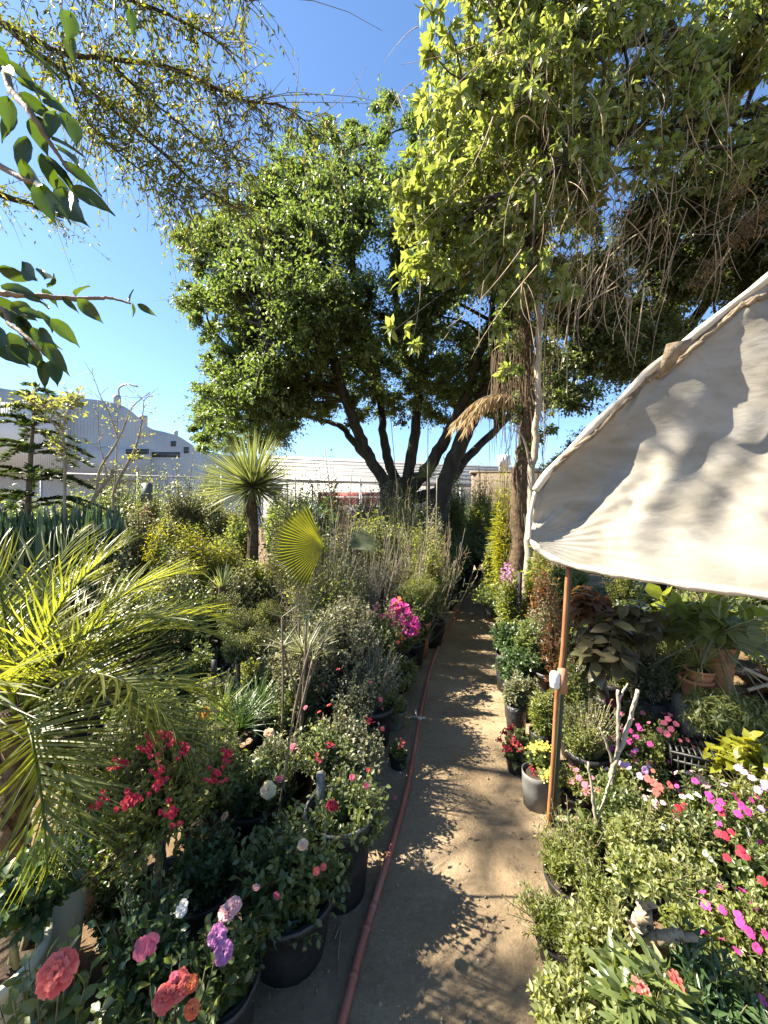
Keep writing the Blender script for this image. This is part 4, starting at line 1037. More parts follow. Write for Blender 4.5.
def palm_tree(name, label, px, Y, py, fr, trunk_r, potspec, ln, leafl, mat='palm', nleaf=34, group=None, seed=1, width=.06, off=(0, 0)):
    rng = np.random.default_rng(seed); c = P(px, py, Y); root = thing(name, label, 'palm', (c[0], Y, 0), group)
    tk = Geo(); z0 = 0.0
    if potspec: pot(root, c[0] + off[0], Y + off[1], 0, potspec[1], potspec[2], potspec[0], rng); z0 = potspec[2] * .86
    zz = np.linspace(z0, c[2] + .02, 22); tk.tube(np.stack([c[0] + .01 * np.sin(zz * 9), np.full(22, Y), zz], 1), trunk_r * (1 + .16 * np.sin(np.arange(22) * 2.6)), 10, True, .1, rng)
    n = 90; a = rng.uniform(0, 6.28, n); z = rng.uniform(z0 + .05, c[2], n)
    tk.scatter(blade(.28, -.2, 2), np.stack([c[0] + trunk_r * .9 * np.cos(a), Y + trunk_r * .9 * np.sin(a), z], 1), np.stack([np.cos(a) * .45, np.sin(a) * .45, np.ones(n)], 1), np.stack([np.cos(a), np.sin(a), np.zeros(n)], 1), rng.uniform(.07, .14, n))
    put('trunk', tk, M('palmtrunk'), root)
    for az, el, lf, dr in fr:
        g = Geo(); gs = Geo(); rr = trunk_r * .6
        frond(g, gs, rng, c + (rr * math.cos(R(az)), rr * math.sin(R(az)), 0), R(az), R(el + 6), ln * lf, nleaf, leafl, dr * .86, width, fold=.5)
        f = put('frond', g, M(mat), root); put('midrib', gs, M('fan'), root, parent=f)
    return root
# azimuth 0 = to the right of the picture, 90 = away, 270 = towards the camera
FR = [(0, 62, 1.0, 1.5), (12, 48, 1.05, 1.35), (-18, 40, 1.0, 1.4), (-5, 22, .95, 1.4), (45, 42, 1.05, 1.2), (62, 58, 1.1, 1.2), (85, 50, 1.05, 1.2), (110, 62, 1.0, 1.3), (140, 52, 1, 1.3), (170, 58, 1, 1.5), (195, 45, 1, 1.5), (-40, 15, .85, 1.6), (-55, 55, .9, 1.7), (90, 82, .9, .7), (20, 80, .95, .9), (150, 80, .95, .9), (-28, -5, .75, 1.2), (30, 8, .95, 1.0)]
palm_tree('date_palm', 'feathery palm with bright backlit fronds in the left foreground', 16, 1.75, 712, FR, .055, None, 1.0, .31, seed=5, width=.030, nleaf=36)
rng = np.random.default_rng(31)
for px, Y, r, h, lab in ((44, 1.55, .14, .58, 'cream glazed pot half hidden by leaves below the feathery palm'), (-14, 1.3, .16, .5, 'cream glazed pot cut by the left edge near the bottom')):
    root = thing('glazed_pot', lab, 'pot', (wx(px, Y), Y, 0)); g = Geo(); x = wx(px, Y)
    g.lathe([(.01, 0), (r * .62, 0), (r * .66, .03), (r * .85, h * .35), (r, h * .75), (r * .99, h * .9), (r * 1.07, h * .93), (r * 1.07, h), (r * .96, h), (r * .93, h * .9)], (x, Y, 0), 32); put('body', g, M('creampot'), root, smooth=True)
    s = Geo(); s.lathe([(r * .95, h * .9), (.001, h * .92)], (x, Y, 0), 20); put('soil', s, M('soil'), root)

def fan_leaf(g, gs, rng, hub, direction, normal, rad, n=34, spread=300, split=.62, cup=.18, droop=.25, w=1.0):
    """a pleated fan: segments joined near the hub, free at the tips"""
    d = np.array(direction, float); d /= np.linalg.norm(d); x = np.cross(d, normal); x /= np.linalg.norm(x); z = np.cross(x, d)
    half = R(spread / 2); st = 2 * half / n
    V = [np.array(hub, float)]; fs3 = []; fs4 = []
    def pt(a, r, lift): 
        v = d * math.cos(a) + x * math.sin(a); return np.array(hub) + v * r * rad + z * rad * (lift + cup * r * r * .6 - droop * max(0, r - .55) ** 2 * 2.2) 
    for k in range(n):
        a = -half + st * (k + .5); rl = (.80 + .2 * math.cos(a * .55)) * rng.uniform(.96, 1.03)
        b = len(V)
        V += [pt(a - st / 2 * w, .34 * rl, -.012), pt(a, .34 * rl, .018), pt(a + st / 2 * w, .34 * rl, -.012), pt(a - st / 2 * w, split * rl, -.02), pt(a, split * rl, .025), pt(a + st / 2 * w, split * rl, -.02),
              pt(a - st * .2, .84 * rl, .0), pt(a, .84 * rl, .012), pt(a + st * .2, .84 * rl, 0), pt(a + rng.normal(0, .015), rl, rng.normal(0, .02) - .02)]
        fs3 += [(0, b, b + 1), (0, b + 1, b + 2), (b + 6, b + 9, b + 7), (b + 7, b + 9, b + 8)]
        fs4 += [(b, b + 3, b + 4, b + 1), (b + 1, b + 4, b + 5, b + 2), (b + 3, b + 6, b + 7, b + 4), (b + 4, b + 7, b + 8, b + 5)]
    g.add(V, [np.array(fs3), np.array(fs4)])
def leaf_solid(name, cols, tcol, trans):
    """one large leaf: colour varies softly over the blade instead of leaf by leaf"""
    m, nt, N, L = nodes_of(name); tc = N.new('ShaderNodeTexCoord'); no = N.new('ShaderNodeTexNoise'); no.inputs['Scale'].default_value = 7; no.inputs['Detail'].default_value = 5
    L.new(tc.outputs['Object'], no.inputs[0]); r = ramp(N, [(.3, cols[0]), (.7, cols[1])]); L.new(no.outputs['Fac'], r.inputs[0])
    b = N.new('ShaderNodeBsdfPrincipled'); b.inputs['Roughness'].default_value = .4; L.new(r.outputs[0], b.inputs['Base Color'])
    t = N.new('ShaderNodeBsdfTranslucent'); h = N.new('ShaderNodeMix'); h.data_type = 'RGBA'; h.blend_type = 'MULTIPLY'; h.inputs[0].default_value = 1; h.inputs[7].default_value = (*tcol, 1)
    L.new(r.outputs[0], h.inputs[6]); L.new(h.outputs[2], t.inputs[0]); ms = N.new('ShaderNodeMixShader'); ms.inputs[0].default_value = trans
    L.new(b.outputs[0], ms.inputs[1]); L.new(t.outputs[0], ms.inputs[2]); o = N.new('ShaderNodeOutputMaterial'); L.new(ms.outputs[0], o.inputs[0]); MATS[name] = m
leaf_solid('fanblade', ((.11,.135,.028), (.18,.2,.04)), (2.4,2.1,.6), .52)
leaf_solid('fangreyblade', ((.09,.11,.05), (.14,.16,.08)), (1.9,1.8,.8), .35)
rng = np.random.default_rng(41); Yf = 4.4
root = thing('fan_palm', 'fan palm with bright yellow green pleated leaves in the middle of the left bed', 'palm', (wx(338, Yf), Yf, 0))
tk = Geo(); x = wx(338, Yf); tk.tube([(x, Yf, .3), (x, Yf, .8), (x + .02, Yf, 1.15)], [.07, .075, .05], 9, True, .12, rng); put('trunk', tk, M('palmtrunk'), root)
pot(root, x, Yf, 0, .2, .36, 'blackpot', rng)
heart = np.array((x + .02, Yf, 1.1))
for hub, dr, nr, rad, mat, spr in [
    (P(324, 546, 4.15), (-1, -.25, .02), (.55, -.8, .05), .62, 'fanblade', 135), 
    (P(350, 548, 4.75), (.75, .4, .4), (-.45, -.75, .5), .4, 'fangreyblade', 110)]:
    g = Geo(); gs = Geo(); fan_leaf(g, gs, rng, hub, dr, np.array(nr), rad, 30 if spr > 110 else 20, spr, .7)
    f = put('fan_leaf', g, M(mat), root); m_ = (heart + hub) / 2 + np.array((0, 0, .12)); gs.tube(spline([heart, m_, hub], 8), .011, 6); put('leaf_stalk', gs, M('fan'), root, parent=f)

def spiky(name, label, cat, px, Y, py, rpx, n, mat, w=.028, trunk=None, zmin=-.35, group=None, seed=1, droop=.06, potspec=None, blade_n=3, lead=0.0, skirt=False):
    """a ball or fountain of stiff blades on a stem"""
    rng = np.random.default_rng(seed); c = P(px, py, Y); root = thing(name, label, cat, (c[0], Y, 0), group); rad = rpx / F * Y
    d = unit(rng, n, zmin); d[:, 2] += lead; g = Geo()
    T = [blade(w, droop * k, blade_n) for k in (.4, 1, 1.7)]
    for k in range(3):
        s = slice(k, None, 3); dk = d[s]; g.scatter(T[k], c + dk * .02, dk, np.array((0, 0, 1.0)) + .3 * rng.standard_normal(dk.shape), rad * rng.uniform(.78, 1.08, len(dk)))
    put('blades', g, M(mat), root); z0 = 0
    if potspec: pot(root, c[0], Y, 0, potspec[1], potspec[2], potspec[0], rng); z0 = potspec[2] * .86
    if trunk:
        tk = Geo(); zz = np.linspace(z0, c[2] + .03, 14); tk.tube(np.stack([c[0] + rng.normal(0, .008, 14), np.full(14, Y), zz], 1), trunk * np.linspace(1.25, .9, 14), 9, True, .1, rng)
        if skirt:
            m = 160; a = rng.uniform(0, 6.28, m); z = c[2] - rng.uniform(0, .45, m); tk.scatter(LEAF['spike'], np.stack([c[0] + trunk * np.cos(a), Y + trunk * np.sin(a), z], 1), np.stack([.3 * np.cos(a), .3 * np.sin(a), -np.ones(m)], 1), unit(rng, m), rng.uniform(.12, .3, m))
        put('trunk', tk, M('palmtrunk'), root)
    return root
spiky('yucca_tree', 'round ball of stiff grey green blades on a trunk', 'yucca', 253, 6.0, 487, 58, 700, 'yuccablade', .024, .085, -.55, seed=6, skirt=True, lead=.12)
spiky('spiky_plant', 'pale striped spiky plant among the bushes below the fan leaf', 'yucca', 305, 3.0, 655, 42, 60, 'grey', .05, .018, -.2, seed=8, potspec=('blackpot', .13, .24), lead=.35)
spiky('spiky_plant', 'small spiky rosette on a bare stem right of the palm fronds', 'yucca', 222, 4.6, 590, 26, 34, 'yuccablade', .07, .05, 0, seed=9, lead=.6, potspec=('blackpot', .15, .3))
spiky('spiky_plant', 'thin bladed spiky plant standing before the big tree trunk', 'yucca', 428, 9.0, 478, 20, 70, 'yuccablade', .05, .05, -.2, seed=10, lead=.2)
spiky('spiky_plant', 'short spiky clump at the foot of the round yucca', 'yucca', 300, 6.2, 530, 34, 90, 'blueblade', .06, .05, .0, seed=12, lead=.5, potspec=('blackpot', .2, .3))
# sword plants
for k in range(13):
    px = -14 + k * 10.5 + (k % 3) * 2; Y = 5.2 + .22 * ((k * 7) % 5) / 2; rng = np.random.default_rng(700 + k); x = wx(px, Y)
    root = thing('sword_plant', 'upright dark blue green sword leaved plant in the row behind the feathery palm', 'sword plant', (x, Y, 0), 'row of sword leaved plants')
    pot(root, x, Y, 0, .14, 1.0 if k % 2 else .94, 'blackpot', rng)
    n = 15; g = Geo(); a = rng.uniform(0, 6.28, n); rr = rng.uniform(.02, .11, n)
    dirs = np.stack([np.cos(a) * rr * 1.4, np.sin(a) * rr * 1.4, np.ones(n)], 1)
    h = rng.uniform(.75, 1.0, n) * (wz(494 + (k * 5) % 11, Y) - .86)
    g.scatter(blade(.085, .05, 4, .3), np.stack([x + np.cos(a) * rr, Y + np.sin(a) * rr, np.full(n, .86)], 1), dirs, np.stack([np.cos(a), np.sin(a), np.zeros(n)], 1) + .6 * rng.standard_normal((n, 3)), h)
    put('blades', g, M('blueblade'), root)

# conifer with tiers, at the far left
rng = np.random.default_rng(51); Yc = 6.0; x = wx(28, Yc)
root = thing('star_pine', 'dark tiered conifer with drooping branches at the far left', 'conifer', (x, Yc, 0))
tk = Geo(); tk.tube([(x - .1, Yc, 0), (x - .03, Yc, 1.5), (x + .05, Yc, 3.0), (x + .12, Yc, 3.95)], [.06, .05, .03, .01], 8, True, .05, rng); put('trunk', tk, M('stembrown'), root)
g = Geo(); st = Geo()
for z, l, nb in ((1.7, 1.15, 8), (2.15, 1.1, 8), (2.55, 1.0, 8), (2.95, .85, 7), (3.3, .62, 7), (3.6, .42, 6), (3.85, .25, 5)):
    for k in range(nb):
        a = k * 6.283 / nb + rng.uniform(-.25, .25); ln = l * rng.uniform(.8, 1.12); h = np.array((math.cos(a), math.sin(a), 0)); ts = np.linspace(0, 1, 9)
        b0_ = np.array((x - .06 + .05 * z, Yc, z + rng.normal(0, .05)))
        pts = b0_ + h * ln * ts[:, None] + np.array((0, 0, 1)) * (ln * (.14 * np.sin(ts * 3.0) - .30 * ts ** 2 + .12 * ts ** 5))[:, None]
        st.tube(pts, np.linspace(.012, .004, 9), 5)
        m = int(330 * ln); t = rng.uniform(.1, 1, m); p = np.stack([np.interp(t, ts, pts[:, i]) for i in range(3)], 1); s_ = np.array((-h[1], h[0], 0)) * rng.choice((-1, 1), m)[:, None]
        g.scatter(LEAF['fern'], p, s_ + h * .7 + rng.normal(0, .2, (m, 3)) + (0, 0, .2), np.array((0, 0, 1.0)) + .5 * rng.standard_normal((m, 3)), rng.uniform(.07, .16, m) * (1.1 - .4 * t))
put('needles', g, M('conifer'), root); put('branches', st, M('stembrown'), root)
def bare(name, label, px, Y, limbs_, mat='barkpale', leafmat=None, seed=1, lf=None, n=0, L=.05, cat='tree'):
    rng = np.random.default_rng(seed); root = thing(name, label, cat, (wx(limbs_[0][0][0][0], Y), Y, 0)); tk = Geo(); ends = []
    for pts, r0, r1 in limbs_:
        s = limb(tk, [P(p[0], p[1], Y + (p[2] if len(p) > 2 else 0)) for p in pts], r0, r1, 7, rng); ends.append(s)
    s = np.concatenate([e[len(e) // 2:] for e in ends]); m = max(40, n // 3); a = s[rng.integers(0, len(s), m)]; c = a + unit(rng, m, -.1) * rng.uniform(.08, .38, m)[:, None]
    tk.twigs(a, (a + c) / 2 + rng.normal(0, .03, a.shape), c, .006, .002); put('trunk', tk, M(mat), root)
    if n:
        g = Geo(); sprig_leaves(g, rng, a, (a + c) / 2, c, 3, LEAF[lf], L, .4, 50, 1, .7, .1); put('crown', g, M(leafmat), root)
    return root
bare('leafless_tree', 'pale nearly bare young tree with a twisted stem at left', 100, 6.5, [([(84, 640), (82, 560), (86, 512), (108, 480), (114, 470)], .05, .025), ([(96, 496), (100, 470), (118, 440), (132, 408), (150, 392)], .025, .006), ([(118, 440), (110, 415), (100, 395), (92, 372)], .012, .004), ([(108, 480), (104, 460), (99, 440), (98, 400)], .014, .004)], n=60, lf='narrow', leafmat='lime', seed=3)
bare('leafless_tree', 'slim branching sapling with sparse yellow leaves beside the bare tree', 125, 7.2, [([(112, 620), (114, 520), (114, 492), (124, 470), (136, 446), (142, 420), (144, 398)], .04, .006), ([(114, 492), (116, 470), (117, 430), (118, 405)], .018, .005), ([(124, 470), (132, 462), (142, 458)], .012, .004)], n=190, lf='oval', leafmat='yellowgreen', seed=4, L=.07)
pz = bare('flowering_sapling', 'thin stem topped with yellow green leaves above the conifer', 45, 5.6, [([(64, 680), (64, 560), (65, 470), (62, 430), (52, 404)], .03, .008), ([(62, 430), (70, 408), (78, 402)], .012, .005), ([(62, 436), (42, 410), (30, 405)], .012, .005)], n=420, lf='oval', leafmat='lime', seed=5, L=.1)

# ================================================================== LEFT BED
PL = plant
p = PL('rose_bush', 'rose bush with one large coral rose, in the bottom left corner', 'rose bush', 45, 1.0, 925, 1090, 150, 'rose', .058, 'rosegreen', 46, 7, ('blackpot', .13, .28), offset=(-.05, .05), shell=(.6, 1.05))
blooms(p, 'rose', 'coral', [(57, 973)], .0410, 1.06)
p = PL('rose_bush', 'rose bush with a pair of coral roses and orange buds at the bottom edge', 'rose bush', 165, 1.05, 985, 1100, 170, 'rose', .05, 'rosegreen', 60, 7, ('blackpot', .13, .25), shell=(.6, 1.05))
blooms(p, 'rose', 'coral', [(166, 997), (178, 986)], .0344, 1.08); blooms(p, 'bud', 'orange', [(190, 985), (191, 1010)], .0230, 1.1); blooms(p, 'bud', 'pink', [(174, 978)], .0164, 1.15)
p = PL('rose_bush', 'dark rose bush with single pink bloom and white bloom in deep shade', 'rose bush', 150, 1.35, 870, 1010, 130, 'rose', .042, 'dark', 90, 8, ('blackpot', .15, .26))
blooms(p, 'blossom', 'pink', [(143, 948), (149, 944)], .028, 1.05); blooms(p, 'bud', 'white', [(181, 911), (183, 905)], .0197, 1.1)
p = PL('rose_bush', 'rose bush with lilac roses leaning over the dark pots', 'rose bush', 222, 1.38, 905, 1035, 100, 'rose', .045, 'rosegreen', 80, 8, ('blackpot', .16, .3), shell=(.6, 1.05))
blooms(p, 'rose', 'lilac', [(217, 936), (223, 952)], .0353, 1.06); blooms(p, 'rose', 'palepink', [(227, 912), (234, 905)], .0295, 1.05); blooms(p, 'bud', 'palepink', [(256, 889)], .0213, 1.1); blooms(p, 'bud', 'pink', [(276, 897)], .0197, 1.1)
p = PL('rose_bush', 'glossy rose bush with a red rose before the black tub', 'rose bush', 290, 1.75, 805, 925, 150, 'rose', .046, 'rosegreen', 200, 9, ('blackpot', .2, .3), shell=(.6, 1.08))
blooms(p, 'rose', 'crimson', [(332, 806)], .0295, 1.05); blooms(p, 'bud', 'peach', [(226, 817), (303, 846)], .0246, 1.08); blooms(p, 'bud', 'coral', [(316, 871), (323, 867)], .0164, 1.05)
p = PL('rose_bush', 'leafy rose bush with two big peach cream roses', 'rose bush', 255, 2.3, 738, 850, 105, 'rose', .042, 'rosegreen', 150, 9, ('blackpot', .17, .3))
blooms(p, 'rose', 'peach', [(269, 733)], .0369, 1.03); blooms(p, 'rose', 'cream', [(268, 790)], .0426, 1.08); blooms(p, 'bud', 'pink', [(279, 780)], .0246, 1.08); blooms(p, 'bud', 'peach', [(249, 742), (243, 746)], .0213, 1.05)
p = PL('azalea_tree', 'azalea on a braided trunk with crimson flowers over the dark corner', 'azalea', 160, 1.75, 706, 842, 170, 'oval', .042, 'olive', 330, 9, ('blackpot', .17, .28), trunk=.016, stems='stembrown', shell=(.55, 1.08))
blooms(p, 'cluster', 'crimson', [(119, 766), (163, 737), (171, 742), (160, 772), (158, 783), (128, 799), (133, 802), (172, 814), (226, 757), (216, 777), (103, 800), (150, 748), (184, 750)], .029, 1.0)
tk = Geo()
for ph in (0, 2.1, 4.2):
    zz = np.linspace(.24, .72, 40); a = zz * 26 + ph; tk.tube(np.stack([p[1][0] + .014 * np.cos(a), p[1][1] + .014 * np.sin(a), zz], 1), .012, 6)
put('braided_trunk', tk, M('stembrown'), p[0], smooth=True)
p = PL('azalea_bush', 'yellow green azalea bush with an amber bloom on top', 'azalea', 212, 2.15, 704, 800, 90, 'oval', .05, 'lime', 130, 9, ('blackpot', .16, .28), stems='stembrown'); blooms(p, 'rose', 'amber', [(204, 713)], .0328, 1.02); blooms(p, 'bud', 'peach', [(216, 712)], .0197, 1.05)
PL('azalea_bush', 'silvery leaved bush behind the crimson azalea, beside the palm trunk', 'bush', 98, 2.0, 705, 830, 100, 'oval', .045, 'grey', 190, 9, ('blackpot', .16, .3))
PL('ivy_bush', 'dark leafy bush creeping over the cream pots at the left edge', 'bush', 34, 1.36, 815, 935, 120, 'round', .05, 'dark', 46, 7, None, shell=(.5, 1.05))
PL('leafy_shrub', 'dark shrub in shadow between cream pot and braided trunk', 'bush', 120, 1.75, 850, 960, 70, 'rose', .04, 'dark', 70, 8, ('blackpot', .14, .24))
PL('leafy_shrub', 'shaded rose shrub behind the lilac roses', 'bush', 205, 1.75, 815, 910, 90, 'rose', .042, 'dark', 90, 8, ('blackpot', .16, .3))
p = PL('rose_bush', 'dense small leaved rose bush with tiny red blooms beside the path', 'rose bush', 345, 2.55, 705, 800, 112, 'rose', .034, 'grey', 330, 10, None, shell=(.5, 1.05), offset=(.02, .05))
x, y = p[1][0] + .02, p[1][1] + .05
blooms(p, 'cluster', 'crimson', [(370, 721), (330, 746)], .02, 1.03); blooms(p, 'bud', 'coral', [(382, 729), (317, 755), (368, 770)], .0180, 1.03); blooms(p, 'rose', 'pink', [(293, 747)], .0246, 1.05); blooms(p, 'bud', 'pink', [(306, 708)], .0180, 1.05)
pot(p[0], x, y, 0, .15, .26, 'blackpot', np.random.default_rng(3))
# big black tub beside the path with an upright pale stake in it
rng = np.random.default_rng(62); Yt = 2.02; xt = wx(340, Yt)
root = thing('black_tub', 'wide black plastic tub with a grey stake inside, at the left path edge', 'tub', (xt, Yt, 0)); pot(root, xt, Yt, 0, .17, .44, 'blackpot', rng)
g = Geo(); g.tube([(xt - .1, Yt - .02, .4), (xt - .105, Yt + .02, .62)], .022, 10); put('stake', g, M('greypot'), root, smooth=True)
rough_mat('rimgrey', (.08,.08,.08), (.2,.2,.2), 9, .5, .1)
g = Geo(); a = np.linspace(0, 2 * math.pi, 40); g.tube(np.stack([xt + .18 * np.cos(a), Yt + .18 * np.sin(a), np.full(40, .444)], 1), .008, 6); put('rim', g, M('rimgrey'), root, smooth=True)
p = PL('rose_bush', 'thorny rose bush growing in the wide black tub at the path edge', 'rose bush', 350, 2.04, 758, 862, 112, 'rose', .038, 'mid', 190, 9, None, shell=(.4, 1.1)); blooms(p, 'bud', 'pink', [(366, 786), (352, 778)], .018, 1.02)
for px, Y, r, h, lab in ((222, 1.42, .13, .3, 'black nursery pot at the bottom of the left path edge'), (290, 1.74, .14, .3, 'round black nursery pot in front of the wide tub')):
    x = wx(px, Y); root = thing('nursery_pot', lab, 'pot', (x, Y, 0)); pot(root, x, Y, 0, r, h, 'blackpot', rng)
# small begonia and trailing plant by the path
p = PL('begonia', 'small red begonia poking out beside the hose', 'begonia', 398, 3.0, 735, 765, 22, 'round', .04, 'mid', 22, 6, ('blackpot', .08, .12)); blooms(p, 'cluster', 'coral', [(402, 743)], .028, 1.1)
PL('leafy_shrub', 'lime leaved shrub behind a grey pot at the left path edge', 'bush', 393, 3.55, 690, 740, 48, 'oval', .055, 'lime', 70, 8, ('greypot', .13, .3))
PL('leafy_shrub', 'yellow green bush at the left path edge below the magenta bougainvillea', 'bush', 398, 4.3, 648, 700, 46, 'round', .06, 'lime', 70, 8, ('blackpot', .14, .3))
p = PL('bougainvillea', 'bougainvillea with vivid magenta bracts beside the path', 'bougainvillea', 402, 4.5, 598, 655, 52, 'oval', .055, 'mid', 80, 8, ('blackpot', .16, .34), stems='stembrown'); blooms(p, 'cluster', 'magenta', [(399, 608), (406, 612), (412, 622), (396, 620), (403, 626), (414, 628), (392, 612)], .085, 1.02); blooms(p, 'cluster', 'orange', [(399, 601), (416, 631), (401, 634)], .05, 1.03)
p = PL('bougainvillea', 'thin bougainvillea with a few faded pink bracts', 'bougainvillea', 372, 4.6, 608, 650, 36, 'oval', .05, 'grey', 50, 8, ('blackpot', .14, .3)); blooms(p, 'cluster', 'palepink', [(375, 611), (369, 614), (378, 606)], .05, 1.03)
# big grey variegated bushes
PL('variegated_bush', 'large grey green variegated bush in the middle of the left bed', 'bush', 345, 3.5, 560, 690, 130, 'oval', .042, 'grey', 520, 11, ('blackpot', .22, .38), stems='stembrown', shell=(.45, 1.1), amp=.35)
PL('variegated_bush', 'smaller grey variegated bush left of the larger one', 'bush', 300, 3.2, 620, 690, 80, 'oval', .04, 'grey', 200, 10, ('blackpot', .18, .36), stems='stembrown', shell=(.5, 1.1))
PL('variegated_bush', 'wiry grey bush with bare twigs in front of the variegated bushes', 'bush', 372, 3.3, 640, 712, 90, 'narrow', .045, 'grey', 170, 8, ('blackpot', .18, .36), stems='barkpale', shell=(.5, 1.15))
PL('leafy_shrub', 'pale fine leaved shrub under the fan palm leaf', 'bush', 330, 4.1, 545, 610, 70, 'narrow', .05, 'olive', 190, 9, ('blackpot', .2, .4))
for k, (px, lab) in enumerate(((290, 'tall clump of bare grey canes standing behind the peach roses'),)):
    Y = 2.75; x = wx(px, Y); root = thing('cane_plant', lab, 'cane plant', (x, Y, 0)); rng = np.random.default_rng(63); g = Geo(); lv = Geo(); tops = []
    for j in range(6):
        a = np.array((x + rng.normal(0, .05), Y + rng.normal(0, .05), .2)); c = a + np.array((rng.normal(.05, .1), rng.normal(0, .1), rng.uniform(.75, 1.05))); g.tube(spline([a, (a + c) / 2 + rng.normal(0, .03, 3), c], 6), .008, 6); tops.append(c)
    pot(root, x, Y, 0, .14, .26, 'blackpot', rng); put('canes', g, M('stembrown'), root)
    for c in tops: d = unit(rng, 9, .1); lv.scatter(LEAF['spike'], np.repeat(c[None], 9, 0), d, np.array((0, 0, 1.0)) + .2 * rng.standard_normal((9, 3)), rng.uniform(.12, .24, 9))
    put('leaves', lv, M('grey'), root)
g = Geo(); rng = np.random.default_rng(64); sx, sy = wx(276, 2.1), 2.1
g.tube(spline([(sx, sy, .25), (sx + .05, sy, .6), (sx + .1, sy + .05, .95), (sx + .17, sy + .1, 1.25)], 6), [.006] * 18 + [.003], 6, True, .1, rng)
root = thing('bare_stem', 'single long bare rose cane crossing in front of the grey canes', 'stem', (sx, sy, 0)); put('cane', g, M('stembrown'), root); pot(root, sx, sy, 0, .11, .28, 'blackpot', rng)
# low green trays, grass and clipped balls in the middle left
for k in range(8):
    Y = 3.05 + .42 * (k // 4) + .1 * (k % 2); px = 140 + (k % 4) * 26 + (k // 4) * 10
    PL('ground_cover', 'tray of low bright green seedlings under the palm fronds', 'seedlings', px, Y, 512 + (EYE - .52) / Y * F, 512 + (EYE - .26) / Y * F, 40, 'round', .03, 'mid', 70, 8, ('blackpot', .13, .3), group='trays of green seedlings', seed=900 + k)
for px, py, lab in ((214, 668, 'black plant tag standing in the seedling trays'), (157, 676, 'second plant tag left in the seedling trays')):
    Y = 3.0; x = wx(px, Y); z = wz(py, Y); g = Geo(); g.box((x, Y, z), (.045, .006, .13)); g.box((x, Y + .006, z - .15), (.012, .006, .3)); tag(put('plant_tag', g, M('blackpot')), lab, 'tag')
for k, (px, Y, lab) in enumerate(((238, 2.75, 'tuft of dark green grass left of the grey canes'), (222, 2.9, 'tuft of long grass between seedlings and grey canes'), (258, 3.0, 'broad tuft of grass behind the peach roses'))):
    spiky('grass_tuft', lab, 'grass', px, Y, 512 + (EYE - .42) / Y * F, 40, 130, 'dark' if k != 1 else 'mid', .035, None, .1, seed=70 + k, droop=.4, potspec=('blackpot', .13, .42), blade_n=4, lead=.5)
for k, (px, py, Y, r, lab) in enumerate(((236, 622, 4.1, 20, 'clipped green ball in front of the small spiky rosette'), (262, 640, 3.7, 22, 'round juniper ball left of the pale spiky plant'), (238, 648, 3.6, 18, 'small clipped ball lowest of the green balls'), (270, 612, 4.3, 18, 'clipped ball under the bright fan leaf'), (228, 604, 4.4, 15, 'topmost clipped green ball beside the palm tips'))):
    PL('topiary_ball', lab, 'topiary', px, Y, py - r, py + r, 2.1 * r, 'narrow', .03, ('mid', 'olive')[k % 2], 150, 9, ('blackpot', .16, .3), trunk=.02, stems='stembrown', shell=(.7, 1), amp=.1)
for px, Y, r, h, lab, mt in ((242, 3.35, .11, .36, 'weathered grey pot behind the grass tufts', 'greypot'), (318, 3.05, .09, .26, 'tan pot in shadow behind the grey canes', 'stoneledge')):
    x = wx(px, Y); root = thing('nursery_pot', lab, 'pot', (x, Y, 0)); pot(root, x, Y, 0, r, h, mt, rng)
# feathery yellow green shrubs
PL('feathery_shrub', 'feathery bright yellow green shrub above the palm fronds', 'shrub', 197, 5.3, 503, 575, 96, 'fern', .085, 'yellowgreen', 240, 14, ('blackpot', .22, .5), ang=65, shell=(.5, 1.1), jit=.4, droop=.2)
PL('feathery_shrub', 'smaller feathery shrub between yellow shrub and round yucca', 'shrub', 228, 5.6, 515, 590, 56, 'fern', .08, 'lime', 150, 13, ('blackpot', .2, .5), ang=65, jit=.4, droop=.2)
PL('feathery_shrub', 'yellowish shrub at the foot of the red cylinder', 'shrub', 166, 7.0, 505, 545, 60, 'fern', .09, 'yellowgreen', 130, 12, ('blackpot', .2, .8), ang=60)
PL('pale_shrub', 'whitish leaved shrub under the yellow feathery shrub', 'shrub', 178, 4.6, 535, 580, 60, 'oval', .05, 'grey', 130, 9, ('blackpot', .2, .5))
PL('leafy_shrub', 'round leaved shrub below the feathery shrubs', 'bush', 200, 4.4, 565, 640, 76, 'round', .05, 'mid', 130, 8, ('blackpot', .2, .4))
PL('leafy_shrub', 'glossy bush behind the palm fronds', 'bush', 130, 4.2, 560, 660, 110, 'oval', .06, 'mid', 170, 9, ('blackpot', .24, .4))
PL('leafy_shrub', 'green bush at the left edge behind the palm', 'bush', 20, 3.6, 555, 690, 130, 'oval', .06, 'mid', 190, 9, ('blackpot', .24, .4))
PL('leafy_shrub', 'broad green bush behind the round yucca trunk', 'bush', 285, 7.4, 482, 545, 72, 'big', .13, 'mid', 120, 9, ('blackpot', .25, .6))
PL('leafy_shrub', 'big leaved dark shrub right of the round yucca', 'bush', 318, 7.6, 478, 530, 60, 'big', .15, 'dark', 110, 8, ('blackpot', .25, .6))
PL('leafy_shrub', 'loose olive bush beside the round yucca trunk', 'bush', 268, 5.6, 540, 605, 54, 'narrow', .06, 'olive', 130, 9, ('blackpot', .2, .4))
p = PL('succulent_bush', 'rounded pale green succulent bush above the magenta bougainvillea', 'succulent', 418, 5.3, 572, 606, 52, 'spike', .13, 'olive', 120, 7, ('terracotta', .17, .5), trunk=.03, tipcluster=True, jit=.3)
